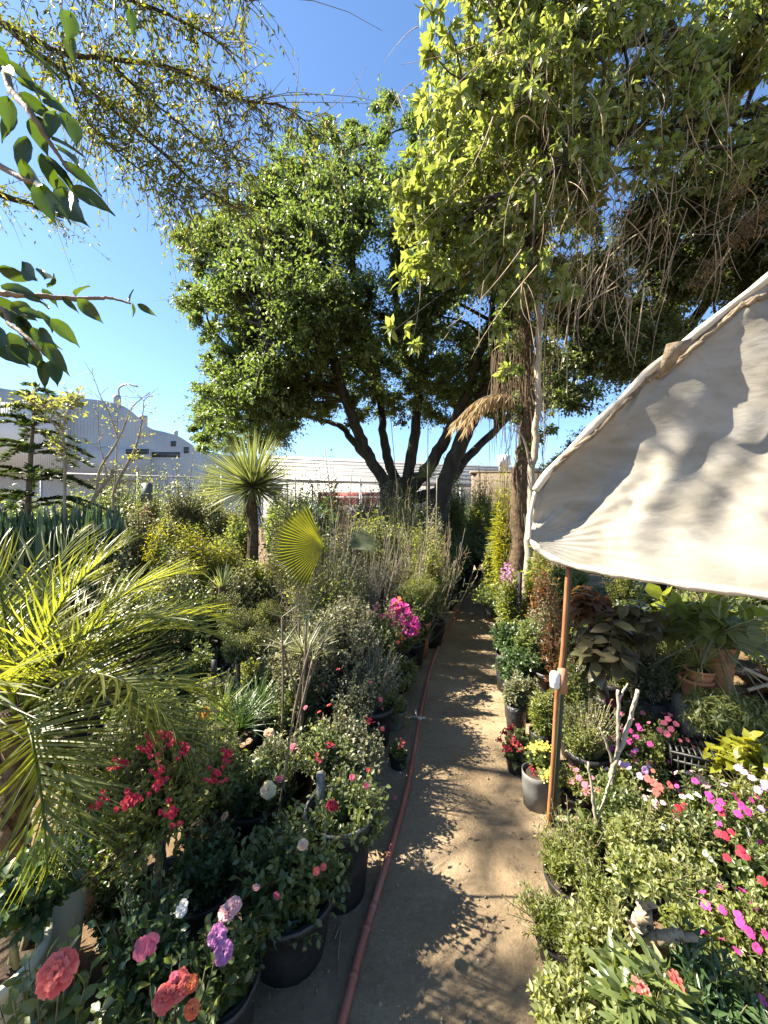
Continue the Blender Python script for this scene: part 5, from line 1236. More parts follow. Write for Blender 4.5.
# dry reeds and grasses in the middle
for k, (px, Y, n, py, lab) in enumerate(((392, 6.0, 70, 534, 'tall tan dry grass clump in the middle of the bed'), (428, 6.6, 55, 534, 'dry straw coloured grass nearest the dark path gap'), (362, 6.4, 55, 532, 'thin dry grass behind the pleated fan leaf'), (408, 5.4, 55, 558, 'wiry dry stems above the succulent bush'), (350, 8.2, 110, 495, 'reddish dry stalks in front of the big tree'), (398, 8.0, 130, 488, 'dry twiggy clump at the foot of the big tree'))):
    rng = np.random.default_rng(80 + k); x = wx(px, Y); root = thing('dry_grass', lab, 'dry grass', (x, Y, 0)); h = wz(py, Y); g = Geo(); st = Geo(); A = np.stack([x + rng.normal(0, .12, n), Y + rng.normal(0, .12, n), np.full(n, .05)], 1)
    C = A + np.stack([rng.normal(0, .34, n), rng.normal(0, .25, n), h * rng.uniform(.35, 1.08, n) ** 1.0], 1); st.twigs(A, (A + C) / 2 + rng.normal(0, .13, A.shape), C, .005, .002, 5); put('stems', st, M('root'), root)
    sprig_leaves(g, rng, A, (A + C) / 2, C, 8, LEAF['strap'], .16, .35, 32, .3, .8, .1); put('blades', g, M(('olive', 'dry', 'olive', 'grey', 'copper', 'olive')[k]), root)
for k, (px, py0, py1, Y) in enumerate(((424, 640, 425, 7.0), (331, 600, 450, 6.4), (432, 650, 478, 6.0), (344, 600, 470, 7), (395, 560, 420, 8))):
    g = Geo(); a = P(px, py0, Y); a[2] = 0; g.tube(spline([a, (a + P(px + 3, py1, Y)) / 2 + (.03, 0, 0), P(px + (4, -6, 5, 8, -4)[k], py1, Y)], 6), .008, 6)
    tag(put('bamboo_stake', g, M('barkpale')), ('tallest thin stake before the big tree', 'thin stake leaning beside the round yucca', 'short thin stake beside the dark path gap', 'slanting thin stake in front of the pale shed', 'slim stake left of the big tree trunk')[k], 'stake')
# rows along the far path, both sides
rng = np.random.default_rng(91)
sp = [('oval', .075, 'dark'), ('oval', .07, 'mid'), ('rose', .06, 'dark'), ('narrow', .08, 'olive'), ('round', .07, 'mid')]
for k in range(15):
    Y = 4.9 + k * .5; T, L_, mt = sp[(k * 3) % 5]; x = path_l(Y) - .22 - .12 * (k % 2); px = x / Y * F + 384
    top = 588 - k * 6.2 - (k % 3) * 5
    PL('nursery_shrub', 'leafy potted shrub in the row along the left side of the far path', 'shrub', px, Y, top, 512 + (EYE - .4) / Y * F, 48 - k * .4, T, L_, mt, 105, 9, ('blackpot', .19, .36), group='shrubs along the left path edge', seed=1100 + k, shell=(.5, 1.1))
for k in range(15):
    Y = 4.4 + k * .55; T, L_, mt = sp[(k * 2 + 1) % 5]; x = path_r(Y) + .22 + .12 * (k % 2); px = x / Y * F + 384
    top = 618 - k * 8.6 - (k % 3) * 4
    PL('nursery_shrub', 'leafy potted shrub in the row along the right side of the far path', 'shrub', px, Y, top, 512 + (EYE - .4) / Y * F, 50 - k * .5, T, L_, mt, 105, 9, ('blackpot', .2, .38), group='shrubs along the right path edge', seed=1200 + k, shell=(.5, 1.1))
for k, (px, Y, top, w) in enumerate(((455, 12.5, 500, 46), (480, 13.2, 497, 44), (505, 12.2, 490, 40), (470, 14.5, 488, 60), (440, 11.5, 495, 40))):
    PL('leafy_shrub', ('dense bush closing the far end of the path at left', 'dense bush at the very end of the path', 'tall bush right of the far end of the path', 'highest bush behind the far end of the path', 'grey green bush left of the far path end')[k], 'bush', px, Y, top, 512 + (EYE - .5) / Y * F, w, 'oval', .11, ('dark', 'dark', 'mid', 'dark', 'olive')[k], 170, 9, None, shell=(.4, 1.1))
PL('red_leaved_plant', 'dark red leaved plant standing in the gap at the far path end', 'plant', 477, 11.2, 541, 572, 16, 'lance', .2, 'redleaf', 40, 8, ('blackpot', .16, .3))
PL('silver_plant', 'silvery plant on the right edge of the far path', 'plant', 497, 8.0, 590, 612, 26, 'lance', .12, 'grey', 40, 8, ('blackpot', .14, .2))
# fill of the deep left bed
rng = np.random.default_rng(95); done = []
spf = [('oval', .075, 'olive'), ('narrow', .08, 'mid'), ('round', .07, 'mid'), ('oval', .08, 'grey'), ('fern', .09, 'lime'), ('big', .13, 'mid'), ('oval', .07, 'grey')]
kk = 0
for t in range(900):
    Y = rng.uniform(5.0, 13); px = rng.uniform(-40, 440); x = wx(px, Y)
    if x > path_l(Y) - .9: continue
    if any((x - a) ** 2 + (Y - b) ** 2 < .78 ** 2 for a, b in done): continue
    if kk >= 62: break
    T, L_, mt = spf[kk % 7]; top = (rng.uniform(496, 540) if px < 215 else rng.uniform(478, 522)) if Y < 8 else rng.uniform(468, 494)
    if px < 210 and Y > 7: top = rng.uniform(470, 498)
    done.append((x, Y))
    if Y < 8: lab, gr = 'leafy nursery shrub in the crowded middle of the left bed', 'shrubs crowding the left bed'
    else: lab, gr = 'green shrub at the back of the left bed near the fence', 'shrubs at the back of the left bed'
    PL('nursery_shrub', lab, 'shrub', px, Y, top, 512 + (EYE - .45) / Y * F, rng.uniform(.75, 1.2) / Y * F, T, L_ * (1.0 if Y < 9 else 1.25), mt, 150, 9, ('blackpot', .22, .4), group=gr, seed=1300 + kk, shell=(.4, 1.12), amp=.4); kk += 1

rng = np.random.default_rng(97); done = []; kk = 0
spf = [('oval', .045, 'olive'), ('rose', .045, 'mid'), ('narrow', .05, 'grey'), ('round', .045, 'mid'), ('oval', .05, 'grey'), ('narrow', .05, 'olive')]
for t in range(900):
    Y = rng.uniform(2.5, 5.2); px = rng.uniform(-30, 420); x = wx(px, Y)
    if x > path_l(Y) - .5 or (px < 120 and Y < 2.9): continue
    if any((x - a) ** 2 + (Y - b) ** 2 < .42 ** 2 for a, b in done): continue
    if kk >= 46: break
    done.append((x, Y)); T, L_, mt = spf[kk % 6]; h = rng.uniform(.5, .95)
    PL('nursery_shrub', 'low filler shrub in a black pot between the larger plants of the left bed', 'shrub', px, Y, 512 + (EYE - h) / Y * F, 512 + (EYE - .3) / Y * F, rng.uniform(.42, .62) / Y * F, T, L_, mt, 75, 8, ('blackpot', .14, .26), group='low shrubs filling the left bed', seed=1700 + kk, shell=(.4, 1.12), amp=.4); kk += 1

# tall shrubs before the fence, the factory and the shed
for k, (px, Y, top, w, T, L_, mt) in enumerate(((70, 8.6, 470, 70, 'oval', .09, 'olive'), (118, 9.4, 478, 70, 'narrow', .11, 'mid'), (182, 9.6, 462, 76, 'oval', .1, 'grey'), (212, 10.4, 452, 60, 'oval', .11, 'ficus'), (150, 10.8, 468, 60, 'narrow', .12, 'olive'), (298, 9.6, 474, 60, 'oval', .1, 'mid'), (332, 10.2, 468, 64, 'narrow', .12, 'olive'), (362, 9.4, 474, 60, 'oval', .1, 'grey'), (458, 10.6, 472, 46, 'oval', .1, 'mid'), (482, 11.2, 466, 44, 'narrow', .12, 'olive'), (505, 9.0, 470, 34, 'oval', .1, 'lime'))):
    PL('tall_shrub', ('loose olive shrub rising behind the sword plants', 'tall narrow leaved shrub before the fence, left of the grey box', 'silvery shrub hiding the fence right of the grey box', 'dark leafy shrub under the left lobe of the big tree crown', 'fine olive shrub against the factory wall', 'tall green shrub right of the round yucca before the shed', 'feathery olive shrub before the red panel of the shed', 'silvery shrub at the left foot of the big tree', 'green shrub between the big tree trunks and the far path', 'wispy shrub in front of the brown wall', 'lime shrub climbing beside the shaggy trunk')[k], 'shrub', px, Y, top, 512 + (EYE - .8) / Y * F, w, T, L_, mt, 190, 9, None, shell=(.3, 1.2), amp=.5, seed=1900 + k)
for k, (px, Y, py, n) in enumerate(((318, 4.3, 505, 46), (372, 5.1, 520, 44), (402, 5.5, 505, 34), (345, 5.0, 505, 40), (436, 6.0, 512, 30), (300, 4.8, 510, 40))):
    rng = np.random.default_rng(180 + k); x = wx(px, Y); h = wz(py, Y); root = thing('wiry_plant', ('wiry pale stems rising above the variegated bushes at left', 'wiry grey plant above the bougainvillea', 'tallest wiry bare stems beside the succulent bush', 'thin bare twigs behind the large variegated bush', 'bare pale twigs at the left edge of the far path', 'sparse bare stems under the bright fan leaf')[k], 'plant', (x, Y, 0)); st = Geo(); g = Geo()
    A = np.stack([x + rng.normal(0, .07, n), Y + rng.normal(0, .07, n), np.full(n, .3)], 1); C = A + np.stack([rng.normal(0, .22, n), rng.normal(0, .16, n), (h - .3) * rng.uniform(.55, 1.05, n)], 1)
    Bm = (A + C) / 2 + rng.normal(0, .06, A.shape); st.twigs(A, Bm, C, .005, .002)
    a2 = np.repeat(A * .25 + Bm * .5 + C * .25, 2, 0); c2 = a2 + np.stack([rng.normal(0, .13, 2 * n), rng.normal(0, .1, 2 * n), rng.uniform(.05, .35, 2 * n)], 1); st.twigs(a2, (a2 + c2) / 2 + rng.normal(0, .02, a2.shape), c2, .0032, .0015)
    put('stems', st, M('barkpale'), root); sprig_leaves(g, rng, a2, (a2 + c2) / 2, c2, 5, LEAF['narrow'], .045, .3, 50, 1, .7); put('leaves', g, M('grey' if k % 2 else 'olive'), root); pot(root, x, Y, 0, .14, .3, 'blackpot', rng)

for k, (Y, h, w, T, L_, mt, off) in enumerate(((2.45, .75, .5, 'rose', .036, 'mid', .22), (2.85, .85, .55, 'oval', .036, 'grey', .3), (3.25, .9, .5, 'narrow', .042, 'olive', .25), (3.6, 1.05, .55, 'oval', .042, 'grey', .42), (4.0, 1.05, .5, 'rose', .045, 'mid', .3), (4.35, 1.2, .6, 'oval', .045, 'grey', .6), (3.0, .95, .6, 'oval', .036, 'mid', .75), (3.5, 1.2, .7, 'narrow', .042, 'grey', .95), (4.3, 1.35, .7, 'oval', .045, 'olive', 1.2), (4.8, 1.4, .7, 'oval', .05, 'grey', .9))):
    x = path_l(Y) - off; px = x / Y * F + 384
    p = PL('nursery_shrub', ('small leaved shrub beside the hose, behind the wide tub', 'silvery shrub on the left path edge behind the tub', 'wiry olive shrub on the left path edge below the lime leaved one', 'pale variegated shrub just left of the lime leaved shrub', 'rounded green shrub below the magenta bougainvillea', 'pale bushy shrub left of the magenta bougainvillea', 'green bush between the canes and the path edge shrubs', 'tall wiry silvery bush right of the bare canes', 'olive bush behind the tall silvery bush', 'pale bush behind the bougainvillea at left')[k], 'shrub', px, Y, 512 + (EYE - h) / Y * F, 512 + (EYE - .2) / Y * F, w / Y * F, T, L_, mt, 150, 9, ('blackpot', .15, .26), seed=1950 + k, shell=(.35, 1.15), amp=.45)
    if k in (0, 1, 4): blooms_random(p, 'bud', 'coral' if k != 1 else 'pink', 5, .018, -.1)

for k, (px, Y, top, w, T, L_, mt) in enumerate(((252, 5.3, 528, 60, 'oval', .06, 'olive'), (228, 5.0, 548, 54, 'oval', .055, 'grey'), (310, 5.0, 505, 62, 'narrow', .07, 'olive'), (348, 5.6, 492, 60, 'oval', .06, 'grey'), (386, 6.0, 492, 60, 'oval', .065, 'mid'), (420, 6.6, 490, 56, 'narrow', .08, 'olive'), (440, 7.4, 486, 48, 'oval', .07, 'grey'), (370, 7.4, 480, 60, 'narrow', .085, 'lime'), (290, 6.6, 488, 56, 'oval', .065, 'grey'), (404, 8.6, 466, 70, 'oval', .09, 'olive'), (432, 5.7, 520, 40, 'oval', .055, 'lime'), (365, 4.7, 545, 62, 'oval', .045, 'grey'))):
    PL('tall_shrub', ('olive shrub hiding the foot of the round yucca', 'pale shrub left of the yucca foot, above the clipped balls', 'narrow leaved shrub just right of the bright fan leaf', 'tall silvery shrub behind the pale wiry stems', 'tall green shrub above the magenta bougainvillea', 'feathery olive shrub at the left of the far path gap', 'silvery shrub bordering the dark far path gap', 'lime tinged tall shrub in front of the big tree trunk', 'silvery shrub between round yucca and fan leaf', 'olive shrub hiding the foot of the big tree', 'lime shrub on the path edge below the dry grass', 'pale leaved bush right behind the large variegated bush')[k], 'shrub', px, Y, top, 512 + (EYE - .5) / Y * F, w, T, L_, mt, 190, 9, ('blackpot', .2, .4), shell=(.35, 1.2), amp=.5, seed=2000 + k)

# ================================================================== RIGHT BED
# shaded plants in black bags along the right path edge
rng = np.random.default_rng(111)
rough_mat('blackbag', (.012,.012,.014), (.04,.04,.045), 14, .28, .7, spec=.6)
for k, (px, Y, top, w, T, L_, mt, lab) in enumerate((
    (510, 4.3, 622, 46, 'rose', .055, 'dark', 'dark glossy shrub in a shiny black bag on the right path edge'),
    (520, 3.75, 640, 56, 'rose', .05, 'dark', 'grey green shrub in a black plastic bag beside the path'),
    (516, 3.35, 672, 34, 'oval', .05, 'grey', 'pale variegated sprig in a black bag above the red begonia'),
    (530, 4.1, 610, 44, 'oval', .055, 'mid', 'green shrub behind the black bags, left of the pole'))):
    PL('bagged_shrub', lab, 'shrub', px, Y, top, 512 + (EYE - .5) / Y * F, w, T, L_, mt, 120, 9, ('blackbag', .19, .46, 1), seed=1400 + k, shell=(.5, 1.1))
p = PL('begonia', 'red begonia in a small black pot on the right path edge', 'begonia', 516, 2.95, 726, 764, 34, 'round', .042, 'mid', 46, 7, ('blackpot', .085, .13)); blooms(p, 'cluster', 'crimson', [(505, 733), (511, 729), (507, 749), (517, 745)], .032, 1.05); blooms(p, 'cluster', 'coral', [(513, 741), (521, 748), (500, 740)], .026, 1.05)
PL('rosemary_bush', 'arching shrub with curled rows of pale leaves left of the pole', 'bush', 542, 3.0, 680, 745, 40, 'narrow', .05, 'olive', 110, 10, ('blackpot', .14, .3))
p = PL('kalanchoe', 'small plant with yellow flower heads at the foot of the pole', 'kalanchoe', 541, 2.7, 738, 782, 34, 'round', .045, 'mid', 46, 7, ('blackpot', .1, .18)); blooms(p, 'spray', 'yellowflower', [(539, 746), (533, 748), (546, 747)], .05, 1.02); blooms(p, 'cluster', 'crimson', [(533, 770)], .02, 1.02)
p = PL('kalanchoe', 'second yellow flowered plant in a pale pot behind the pole', 'kalanchoe', 552, 2.6, 765, 792, 30, 'round', .045, 'lime', 36, 7, ('greypot', .085, .2)); blooms(p, 'spray', 'yellowflower', [(550, 772), (545, 776)], .04, 1.02)
x, Y = wx(545, 2.38), 2.62; root = thing('nursery_pot', 'grey white plastic pot standing behind the pole foot', 'pot', (x, Y, 0)); pot(root, x + .05, Y, 0, .1, .24, 'greypot', rng, bag=True)
# clipped shrubs behind and right of the pole
PL('clipped_shrub', 'pale grey green clipped shrub right of the pole', 'bush', 588, 2.75, 690, 770, 66, 'oval', .028, 'olive', 280, 10, ('blackpot', .17, .3), trunk=.02, stems='barkpale', shell=(.65, 1.05))
PL('clipped_shrub', 'soft green clipped shrub behind the pole foot', 'bush', 575, 3.1, 640, 712, 54, 'oval', .03, 'olive', 200, 10, ('blackpot', .17, .3), shell=(.6, 1.05))
PL('clipped_shrub', 'pale shrub between the path bags and the pole top', 'bush', 548, 4.0, 590, 665, 44, 'oval', .04, 'grey', 150, 10, ('blackpot', .18, .35))
# burgundy rubber plants
for k, (px, Y, top, bot, w, lab) in enumerate(((603, 3.1, 600, 690, 74, 'burgundy rubber plant with big drooping leaves under the canopy'), (640, 3.3, 592, 650, 60, 'dark large leaved plant in shadow under the canopy hem'), (590, 3.4, 584, 625, 56, 'bronze leaved plant behind the pole top'))):
    PL('rubber_plant', lab, 'rubber plant', px, Y, top, bot, w, 'wide', .19 if k < 2 else .14, ('burgundy', 'burgundy', 'copper')[k], 20, 6, ('blackpot', .17, .32), trunk=.018, stems='stembrown', droop=.35, ang=68, shell=(.6, 1.0), jit=.4)
PL('copper_shrub', 'coppery leaved shrub beside the canopy corner', 'shrub', 560, 3.3, 558, 590, 50, 'oval', .06, 'copper', 60, 8, ('blackpot', .16, .3))
PL('copper_shrub', 'orange tinged shrub between the shaggy trunk and canopy corner', 'shrub', 543, 4.6, 545, 600, 42, 'oval', .06, 'copper', 90, 8, ('blackpot', .18, .3))
PL('broad_leaved_plant', 'plant with broad silver green leaves hanging below the canopy hem', 'plant', 708, 3.3, 590, 640, 150, 'wide', .30, 'olive', 15, 5, ('blackpot', .2, .4), trunk=.012, stems='stemgreen', droop=.25, ang=72, shell=(.6, 1.0), jit=.35, up=1.4)
# right middle: pale bush, spider plant, ferns, terracotta
for k, (px, Y, top, bot, w, lab) in enumerate(((650, 3.3, 635, 700, 60, 'pale variegated bush in square black pots under the canopy'), (672, 3.5, 630, 690, 52, 'yellowish variegated bush right of the pale one'), (630, 3.6, 640, 700, 40, 'dim green bush behind the burgundy rubber plant'))):
    PL('variegated_bush', lab, 'bush', px, Y, top, bot, w, 'oval', .034, ('grey', 'lime', 'olive')[k], 210, 9, None, shell=(.5, 1.1))
rough_mat('squarepot', (.05,.05,.045), (.11,.105,.09), 9, .6, .15)
for px in (636, 654, 674):
    Y = 3.2; x = wx(px, Y); root = thing('square_pot', {636: 'dark square pot left of three below the pale bush', 654: 'middle dark square pot below the pale bush', 674: 'dark square pot beside the terracotta pot'}[px], 'pot', (x, Y, 0))
    g = Geo(); V = []
    for z, s in ((0, .055), (.42, .068), (.42, .06), (.3, .058)): V += [(x - s, Y - s, z), (x + s, Y - s, z), (x + s, Y + s, z), (x - s, Y + s, z)]
    fq = [(3, 2, 1, 0), (12, 13, 14, 15)] + [(a * 4 + i, a * 4 + (i + 1) % 4, a * 4 + 4 + (i + 1) % 4, a * 4 + 4 + i) for a in range(3) for i in range(4)]
    g.add(V, fq); put('body', g, M('squarepot'), root)
g = Geo(); g.box((3.02, 3.06, .26), (1.3, .24, .5)); ob = tag(put('stone_ledge', g, M('stoneledge')), 'low pinkish masonry ledge carrying the terracotta pots', 'ledge')
def sitting(name, label, cat, px, Y, top, bot, w, T, L_, mt, n, nl, ps, z, **kw): return plant(name, label, cat, px, Y, top, bot, w, T, L_, mt, n, nl, ps, zbase=z, **kw)
x, Y = wx(696, 2.98), 2.98
root = thing('terracotta_pot', 'empty looking orange terracotta pot on the ledge', 'pot', (x, Y, .52)); pot(root, x, Y, .52, .105, .2, 'terracotta', rng)
spiky_root = spiky('spider_plant', 'spider plant with long arching striped leaves under the canopy', 'spider plant', 715, 3.1, 640, 62, 130, 'grey', .03, None, -.3, seed=33, droop=.7, blade_n=5, lead=.25)
pot(spiky_root, wx(715, 3.1), 3.1, .52, .13, .42, 'terracotta', rng)
spiky_root = spiky('spider_plant', 'pale small spider plant spilling over its clay pot', 'spider plant', 700, 2.95, 668, 34, 70, 'lime', .035, None, -.3, seed=34, droop=.7, blade_n=4, lead=.25); pot(spiky_root, wx(700, 2.95), 2.95, .7, .09, .1, 'terracotta', rng)
sitting('fern', 'bright feathery fern in front of the terracotta pots', 'fern', 722, 2.75, 680, 732, 70, 'fern', .07, 'lime', 150, 16, ('blackpot', .11, .2), .3, ang=70, jit=.35, droop=.25, shell=(.5, 1.1))
sitting('fern', 'second bright fern at the right edge under the canopy', 'fern', 760, 2.7, 695, 745, 60, 'fern', .07, 'lime', 120, 15, ('blackpot', .11, .2), .3, ang=70, jit=.35, droop=.25)
plant('lime_leaved_plant', 'plant with large lime green heart leaves at the right edge', 'plant', 748, 2.35, 722, 772, 80, 'wide', .1, 'yellowgreen', 34, 6, ('blackpot', .14, .3), jit=.4, up=1.3)
plant('croton', 'plant with orange and yellow strap leaves at the right edge', 'plant', 770, 3.0, 672, 712, 40, 'lance', .16, 'copper', 24, 7, ('blackpot', .13, .55), tipcluster=True)
# black plastic crate
Yk = 2.62; kc = np.array((wx(704, Yk), Yk, .30)); root = thing('plastic_crate', 'black slatted plastic crate lying among the flowers', 'crate', (kc[0], kc[1], 0)); rz = R(-28)
ca, sa = math.cos(rz), math.sin(rz)
def K(x, y, z): return kc + np.array((x * ca - y * sa, x * sa + y * ca, z))
W_, D_, H_ = .40, .28, .20
g = Geo()
for k in range(13): xx = -W_ / 2 + W_ * k / 12; g.bar(K(xx, -D_ / 2, H_ / 2), K(xx, D_ / 2, H_ / 2), .012, .008)
for yy_ in (-D_ / 2, -D_ / 6, D_ / 6, D_ / 2): g.bar(K(-W_ / 2 - .01, yy_, H_ / 2 - .011), K(W_ / 2 + .01, yy_, H_ / 2 - .011), .014, .012)
put('top_grid', g, M('blackpot'), root)
for sx_, sy_, lx, ly in ((0, -D_ / 2, 1, 0), (0, D_ / 2, 1, 0), (-W_ / 2, 0, 0, 1), (W_ / 2, 0, 0, 1)):
    g = Geo(); hl = W_ / 2 if lx else D_ / 2
    for z in (-H_ / 2, -H_ / 6, H_ / 6, H_ / 2 - .024): g.bar(K(sx_ - lx * hl, sy_ - ly * hl, z), K(sx_ + lx * hl, sy_ + ly * hl, z), .007, .016)
    for k in range(12):
        t = -1 + 2 * k / 11; g.bar(K(sx_ + lx * hl * t, sy_ + ly * hl * t, -H_ / 2), K(sx_ + lx * hl * t, sy_ + ly * hl * t, H_ / 2 - .02), .01, .006)
    put('slatted_side', g, M('blackpot'), root)
g = Geo(); g.box(kc - (0, 0, .2), (.34, .24, .2), rz); tag(put('crate_support', g, M('soil')), 'dark block under the slatted crate', 'block')
# flowering bedding plants
BED = [
    (618, 2.75, 722, 770, 50, 'magenta', [(612, 738), (606, 742), (618, 745), (624, 731), (611, 748)], 'impatiens with magenta blooms right of the clipped shrub'),
    (640, 2.7, 722, 765, 50, 'magenta', [(630, 731), (636, 737), (629, 741), (650, 744), (640, 729)], 'magenta impatiens before the square pots'),
    (668, 2.75, 715, 760, 44, 'pink', [(664, 723), (671, 729), (667, 734), (660, 730), (676, 724), (668, 719)], 'pink impatiens left of the crate'),
    (612, 3.1, 695, 735, 40, 'crimson', [(612, 705), (616, 712), (608, 701)], 'small crimson flowered plant behind the cut stems'),
    (640, 3.0, 700, 735, 50, 'pink', [(622, 714), (643, 713), (631, 718)], 'low pink flowered plant at the foot of the square pots'),
    (652, 2.3, 758, 812, 60, 'coral', [(654, 783), (660, 787), (670, 785), (648, 779), (656, 792)], 'coral red impatiens in front of the crate'),
    (632, 2.35, 750, 800, 46, 'violet', [(622, 764), (628, 766), (640, 776), (645, 770)], 'lilac petunia at the left end of the flower bed'),
    (706, 2.15, 775, 822, 66, 'magenta', [(695, 781), (711, 800), (718, 808), (709, 795), (721, 802)], 'bright magenta petunia in the middle of the flower bed'),
    (700, 2.3, 768, 806, 50, 'palepink', [(706, 785), (690, 788), (700, 779)], 'pale pink petunia behind the magenta one'),
    (752, 2.1, 762, 815, 60, 'violet', [(752, 778), (765, 784), (744, 772), (738, 768), (758, 790), (767, 770)], 'violet striped petunia at the right edge'),
    (745, 2.0, 792, 835, 50, 'magenta', [(748, 812), (742, 806), (738, 814)], 'magenta petunia beside the violet striped one'),
    (680, 2.15, 795, 840, 50, 'crimson', [(678, 808), (684, 806), (676, 812)], 'dim crimson impatiens below the coral ones'),
    (735, 1.95, 818, 880, 90, 'crimson', [(725, 836), (719, 834), (745, 856), (741, 849), (762, 881), (727, 858), (731, 832)], 'crimson impatiens with the largest red blooms at the right'),
    (690, 2.0, 800, 845, 60, 'white', [(748, 832), (690, 797), (698, 795)], 'white flowered plant among the petunias'),
    (655, 2.15, 795, 835, 50, 'palepink', [(655, 802), (650, 808), (646, 798)], 'washed pink flowered plant left of the crimson impatiens'),
    (590, 2.6, 768, 805, 48, 'pink', [(579, 778), (585, 785), (586, 792), (598, 790), (576, 770), (572, 782)], 'dark leaved plant with pink blooms at the pole foot'),
    (740, 1.65, 900, 960, 80, 'magenta', [(722, 910), (738, 915), (750, 933), (741, 924), (757, 948), (706, 905), (766, 935)], 'magenta flowered plant below the bare soil at the right'),
    (735, 1.45, 955, 1020, 80, 'magenta', [(735, 995), (722, 1008), (762, 1000)], 'shaded plant with a few magenta blooms at the bottom right'),
]
for k, (px, Y, top, bot, w, col_, pts, lab) in enumerate(BED):
    kind = 'petunia' if 'petunia' in lab else ('impatiens' if 'impatiens' in lab else 'bedding_plant')
    p = PL(kind, lab, kind.replace('_', ' '), px, Y, top, bot, w, 'oval', .042, ('mid', 'olive', 'mid', 'rosegreen', 'lime')[k % 5], 70, 8, ('blackpot', .1, .15), seed=1500 + k, shell=(.5, 1.08))
    blooms(p, 'blossom', col_, pts, .022 if Y > 2.2 else .0195, 1.05); blooms_random(p, 'blossom', col_, 6, .015, .1)
# cut pale stems standing in the flowers
root = thing('cut_stem', 'forked pale cut branch standing upright in the flower bed', 'branch', (wx(612, 2.3), 2.3, 0)); g = Geo(); Y = 2.3
limb(g, [P(612, 830, Y) * (1, 1, 0) + (0, 0, .0), P(614, 800, Y), P(612, 770, Y), P(626, 735, Y), P(638, 690, Y)], .018, .011, 8, rng)
limb(g, [P(617, 757, Y), P(618, 725, Y), P(618, 690, Y)], .011, .009, 7, rng); limb(g, [P(613, 765, Y), P(606, 742, Y), P(600, 728, Y)], .008, .005, 6, rng); limb(g, [P(619, 700, Y), P(625, 688, Y), P(628, 684, Y)], .007, .004, 6, rng)
put('branch', g, M('barkpale'), root, smooth=True)
root = thing('cut_stem', 'slender bare sapling stem left of the forked cut branch', 'branch', (wx(597, 2.15), 2.15, 0)); g = Geo(); Y = 2.15
limb(g, [P(600, 870, Y) * (1, 1, 0), P(597, 830, Y), P(592, 790, Y), P(588, 762, Y)], .013, .006, 7, rng); limb(g, [P(597, 825, Y), P(604, 800, Y), P(612, 775, Y)], .008, .005, 6, rng); put('branch', g, M('barkpale'), root, smooth=True)
# front right bushes
PL('feathery_bush', 'soft feathery green bush at the right path edge', 'bush', 572, 1.95, 825, 895, 86, 'narrow', 0.036, 'olive', 194, 12, ('blackpot', .15, .16), shell=(.4, 1.1), stems='stembrown', amp=.4)
PL('feathery_bush', 'low wispy bush reaching over the path below the feathery one', 'bush', 560, 1.7, 890, 945, 80, 'narrow', 0.036, 'olive', 123, 10, ('blackpot', .14, .14), shell=(.4, 1.15), stems='stembrown', amp=.4)
PL('clipped_shrub', 'yellow green small leaved bush below the bare sapling stem', 'bush', 634, 2.0, 800, 880, 84, 'oval', 0.039, 'lime', 188, 10, ('blackpot', .16, .16), shell=(.45, 1.1), amp=.35)
PL('clipped_shrub', 'light green bush in front of the coral impatiens', 'bush', 692, 1.95, 825, 885, 70, 'oval', 0.042, 'lime', 123, 10, ('blackpot', .15, .14), shell=(.45, 1.1), amp=.35)
PL('clipped_shrub', 'small leaved dark green bush under the forked cut branch', 'bush', 620, 2.2, 770, 820, 66, 'oval', 0.042, 'mid', 117, 10, ('blackpot', .15, .14), shell=(.45, 1.1))
# bonsai with a thick trunk
root, c, rad, r_ = PL('bonsai_tree', 'bonsai with a thick pale gnarled trunk at the lower right', 'bonsai', 642, 1.42, 850, 892, 96, 'oval', 0.034, 'lime', 111, 9, ('terracotta', .13, .3), trunk=.012, shell=(.5, 1.1), amp=.4)
g = Geo(); Y = 1.42; s = limb(g, [P(648, 985, Y), P(646, 962, Y), P(640, 935, Y), P(641, 915, Y), P(648, 893, Y), P(652, 872, Y)], .036, .02, 10, rng); limb(g, [P(642, 945, Y), P(655, 938, Y - .02), P(676, 934, Y - .04), P(695, 938, Y - .04)], .026, .012, 9, rng); limb(g, [P(646, 897, Y), P(656, 885, Y), P(662, 876, Y)], .016, .008, 8, rng); limb(g, [P(641, 930, Y), P(632, 925, Y), P(626, 918, Y)], .012, .004, 7, rng)
put('gnarled_trunk', g, M('root'), root, smooth=True)
PL('clipped_shrub', 'yellowish bush with fleshy leaves left of the bonsai trunk', 'bush', 600, 1.5, 905, 985, 110, 'oval', 0.039, 'lime', 194, 10, ('blackpot', .15, .14), shell=(.4, 1.1), amp=.4)
PL('clipped_shrub', 'sparse green bush right of the bonsai trunk', 'bush', 705, 1.65, 905, 960, 80, 'oval', 0.038, 'olive', 117, 10, ('blackpot', .14, .12), shell=(.45, 1.1))
PL('clipped_shrub', 'pale fleshy bush at the bottom edge beside the path', 'bush', 570, 1.32, 955, 1040, 95, 'oval', 0.039, 'lime', 152, 10, ('blackpot', .15, .14), shell=(.4, 1.1), amp=.4)
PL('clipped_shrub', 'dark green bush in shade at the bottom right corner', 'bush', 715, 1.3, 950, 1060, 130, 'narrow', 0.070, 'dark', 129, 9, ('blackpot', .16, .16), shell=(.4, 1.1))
p = PL('bedding_plant', 'strap leaved plant with small red blooms at the bottom', 'bedding plant', 640, 1.25, 960, 1060, 110, 'lance', .085, 'mid', 70, 7, ('blackpot', .14, .16), tipcluster=True, shell=(.5, 1.1)); blooms(p, 'cluster', 'coral', [(676, 981), (640, 989)], .022, 1.05)
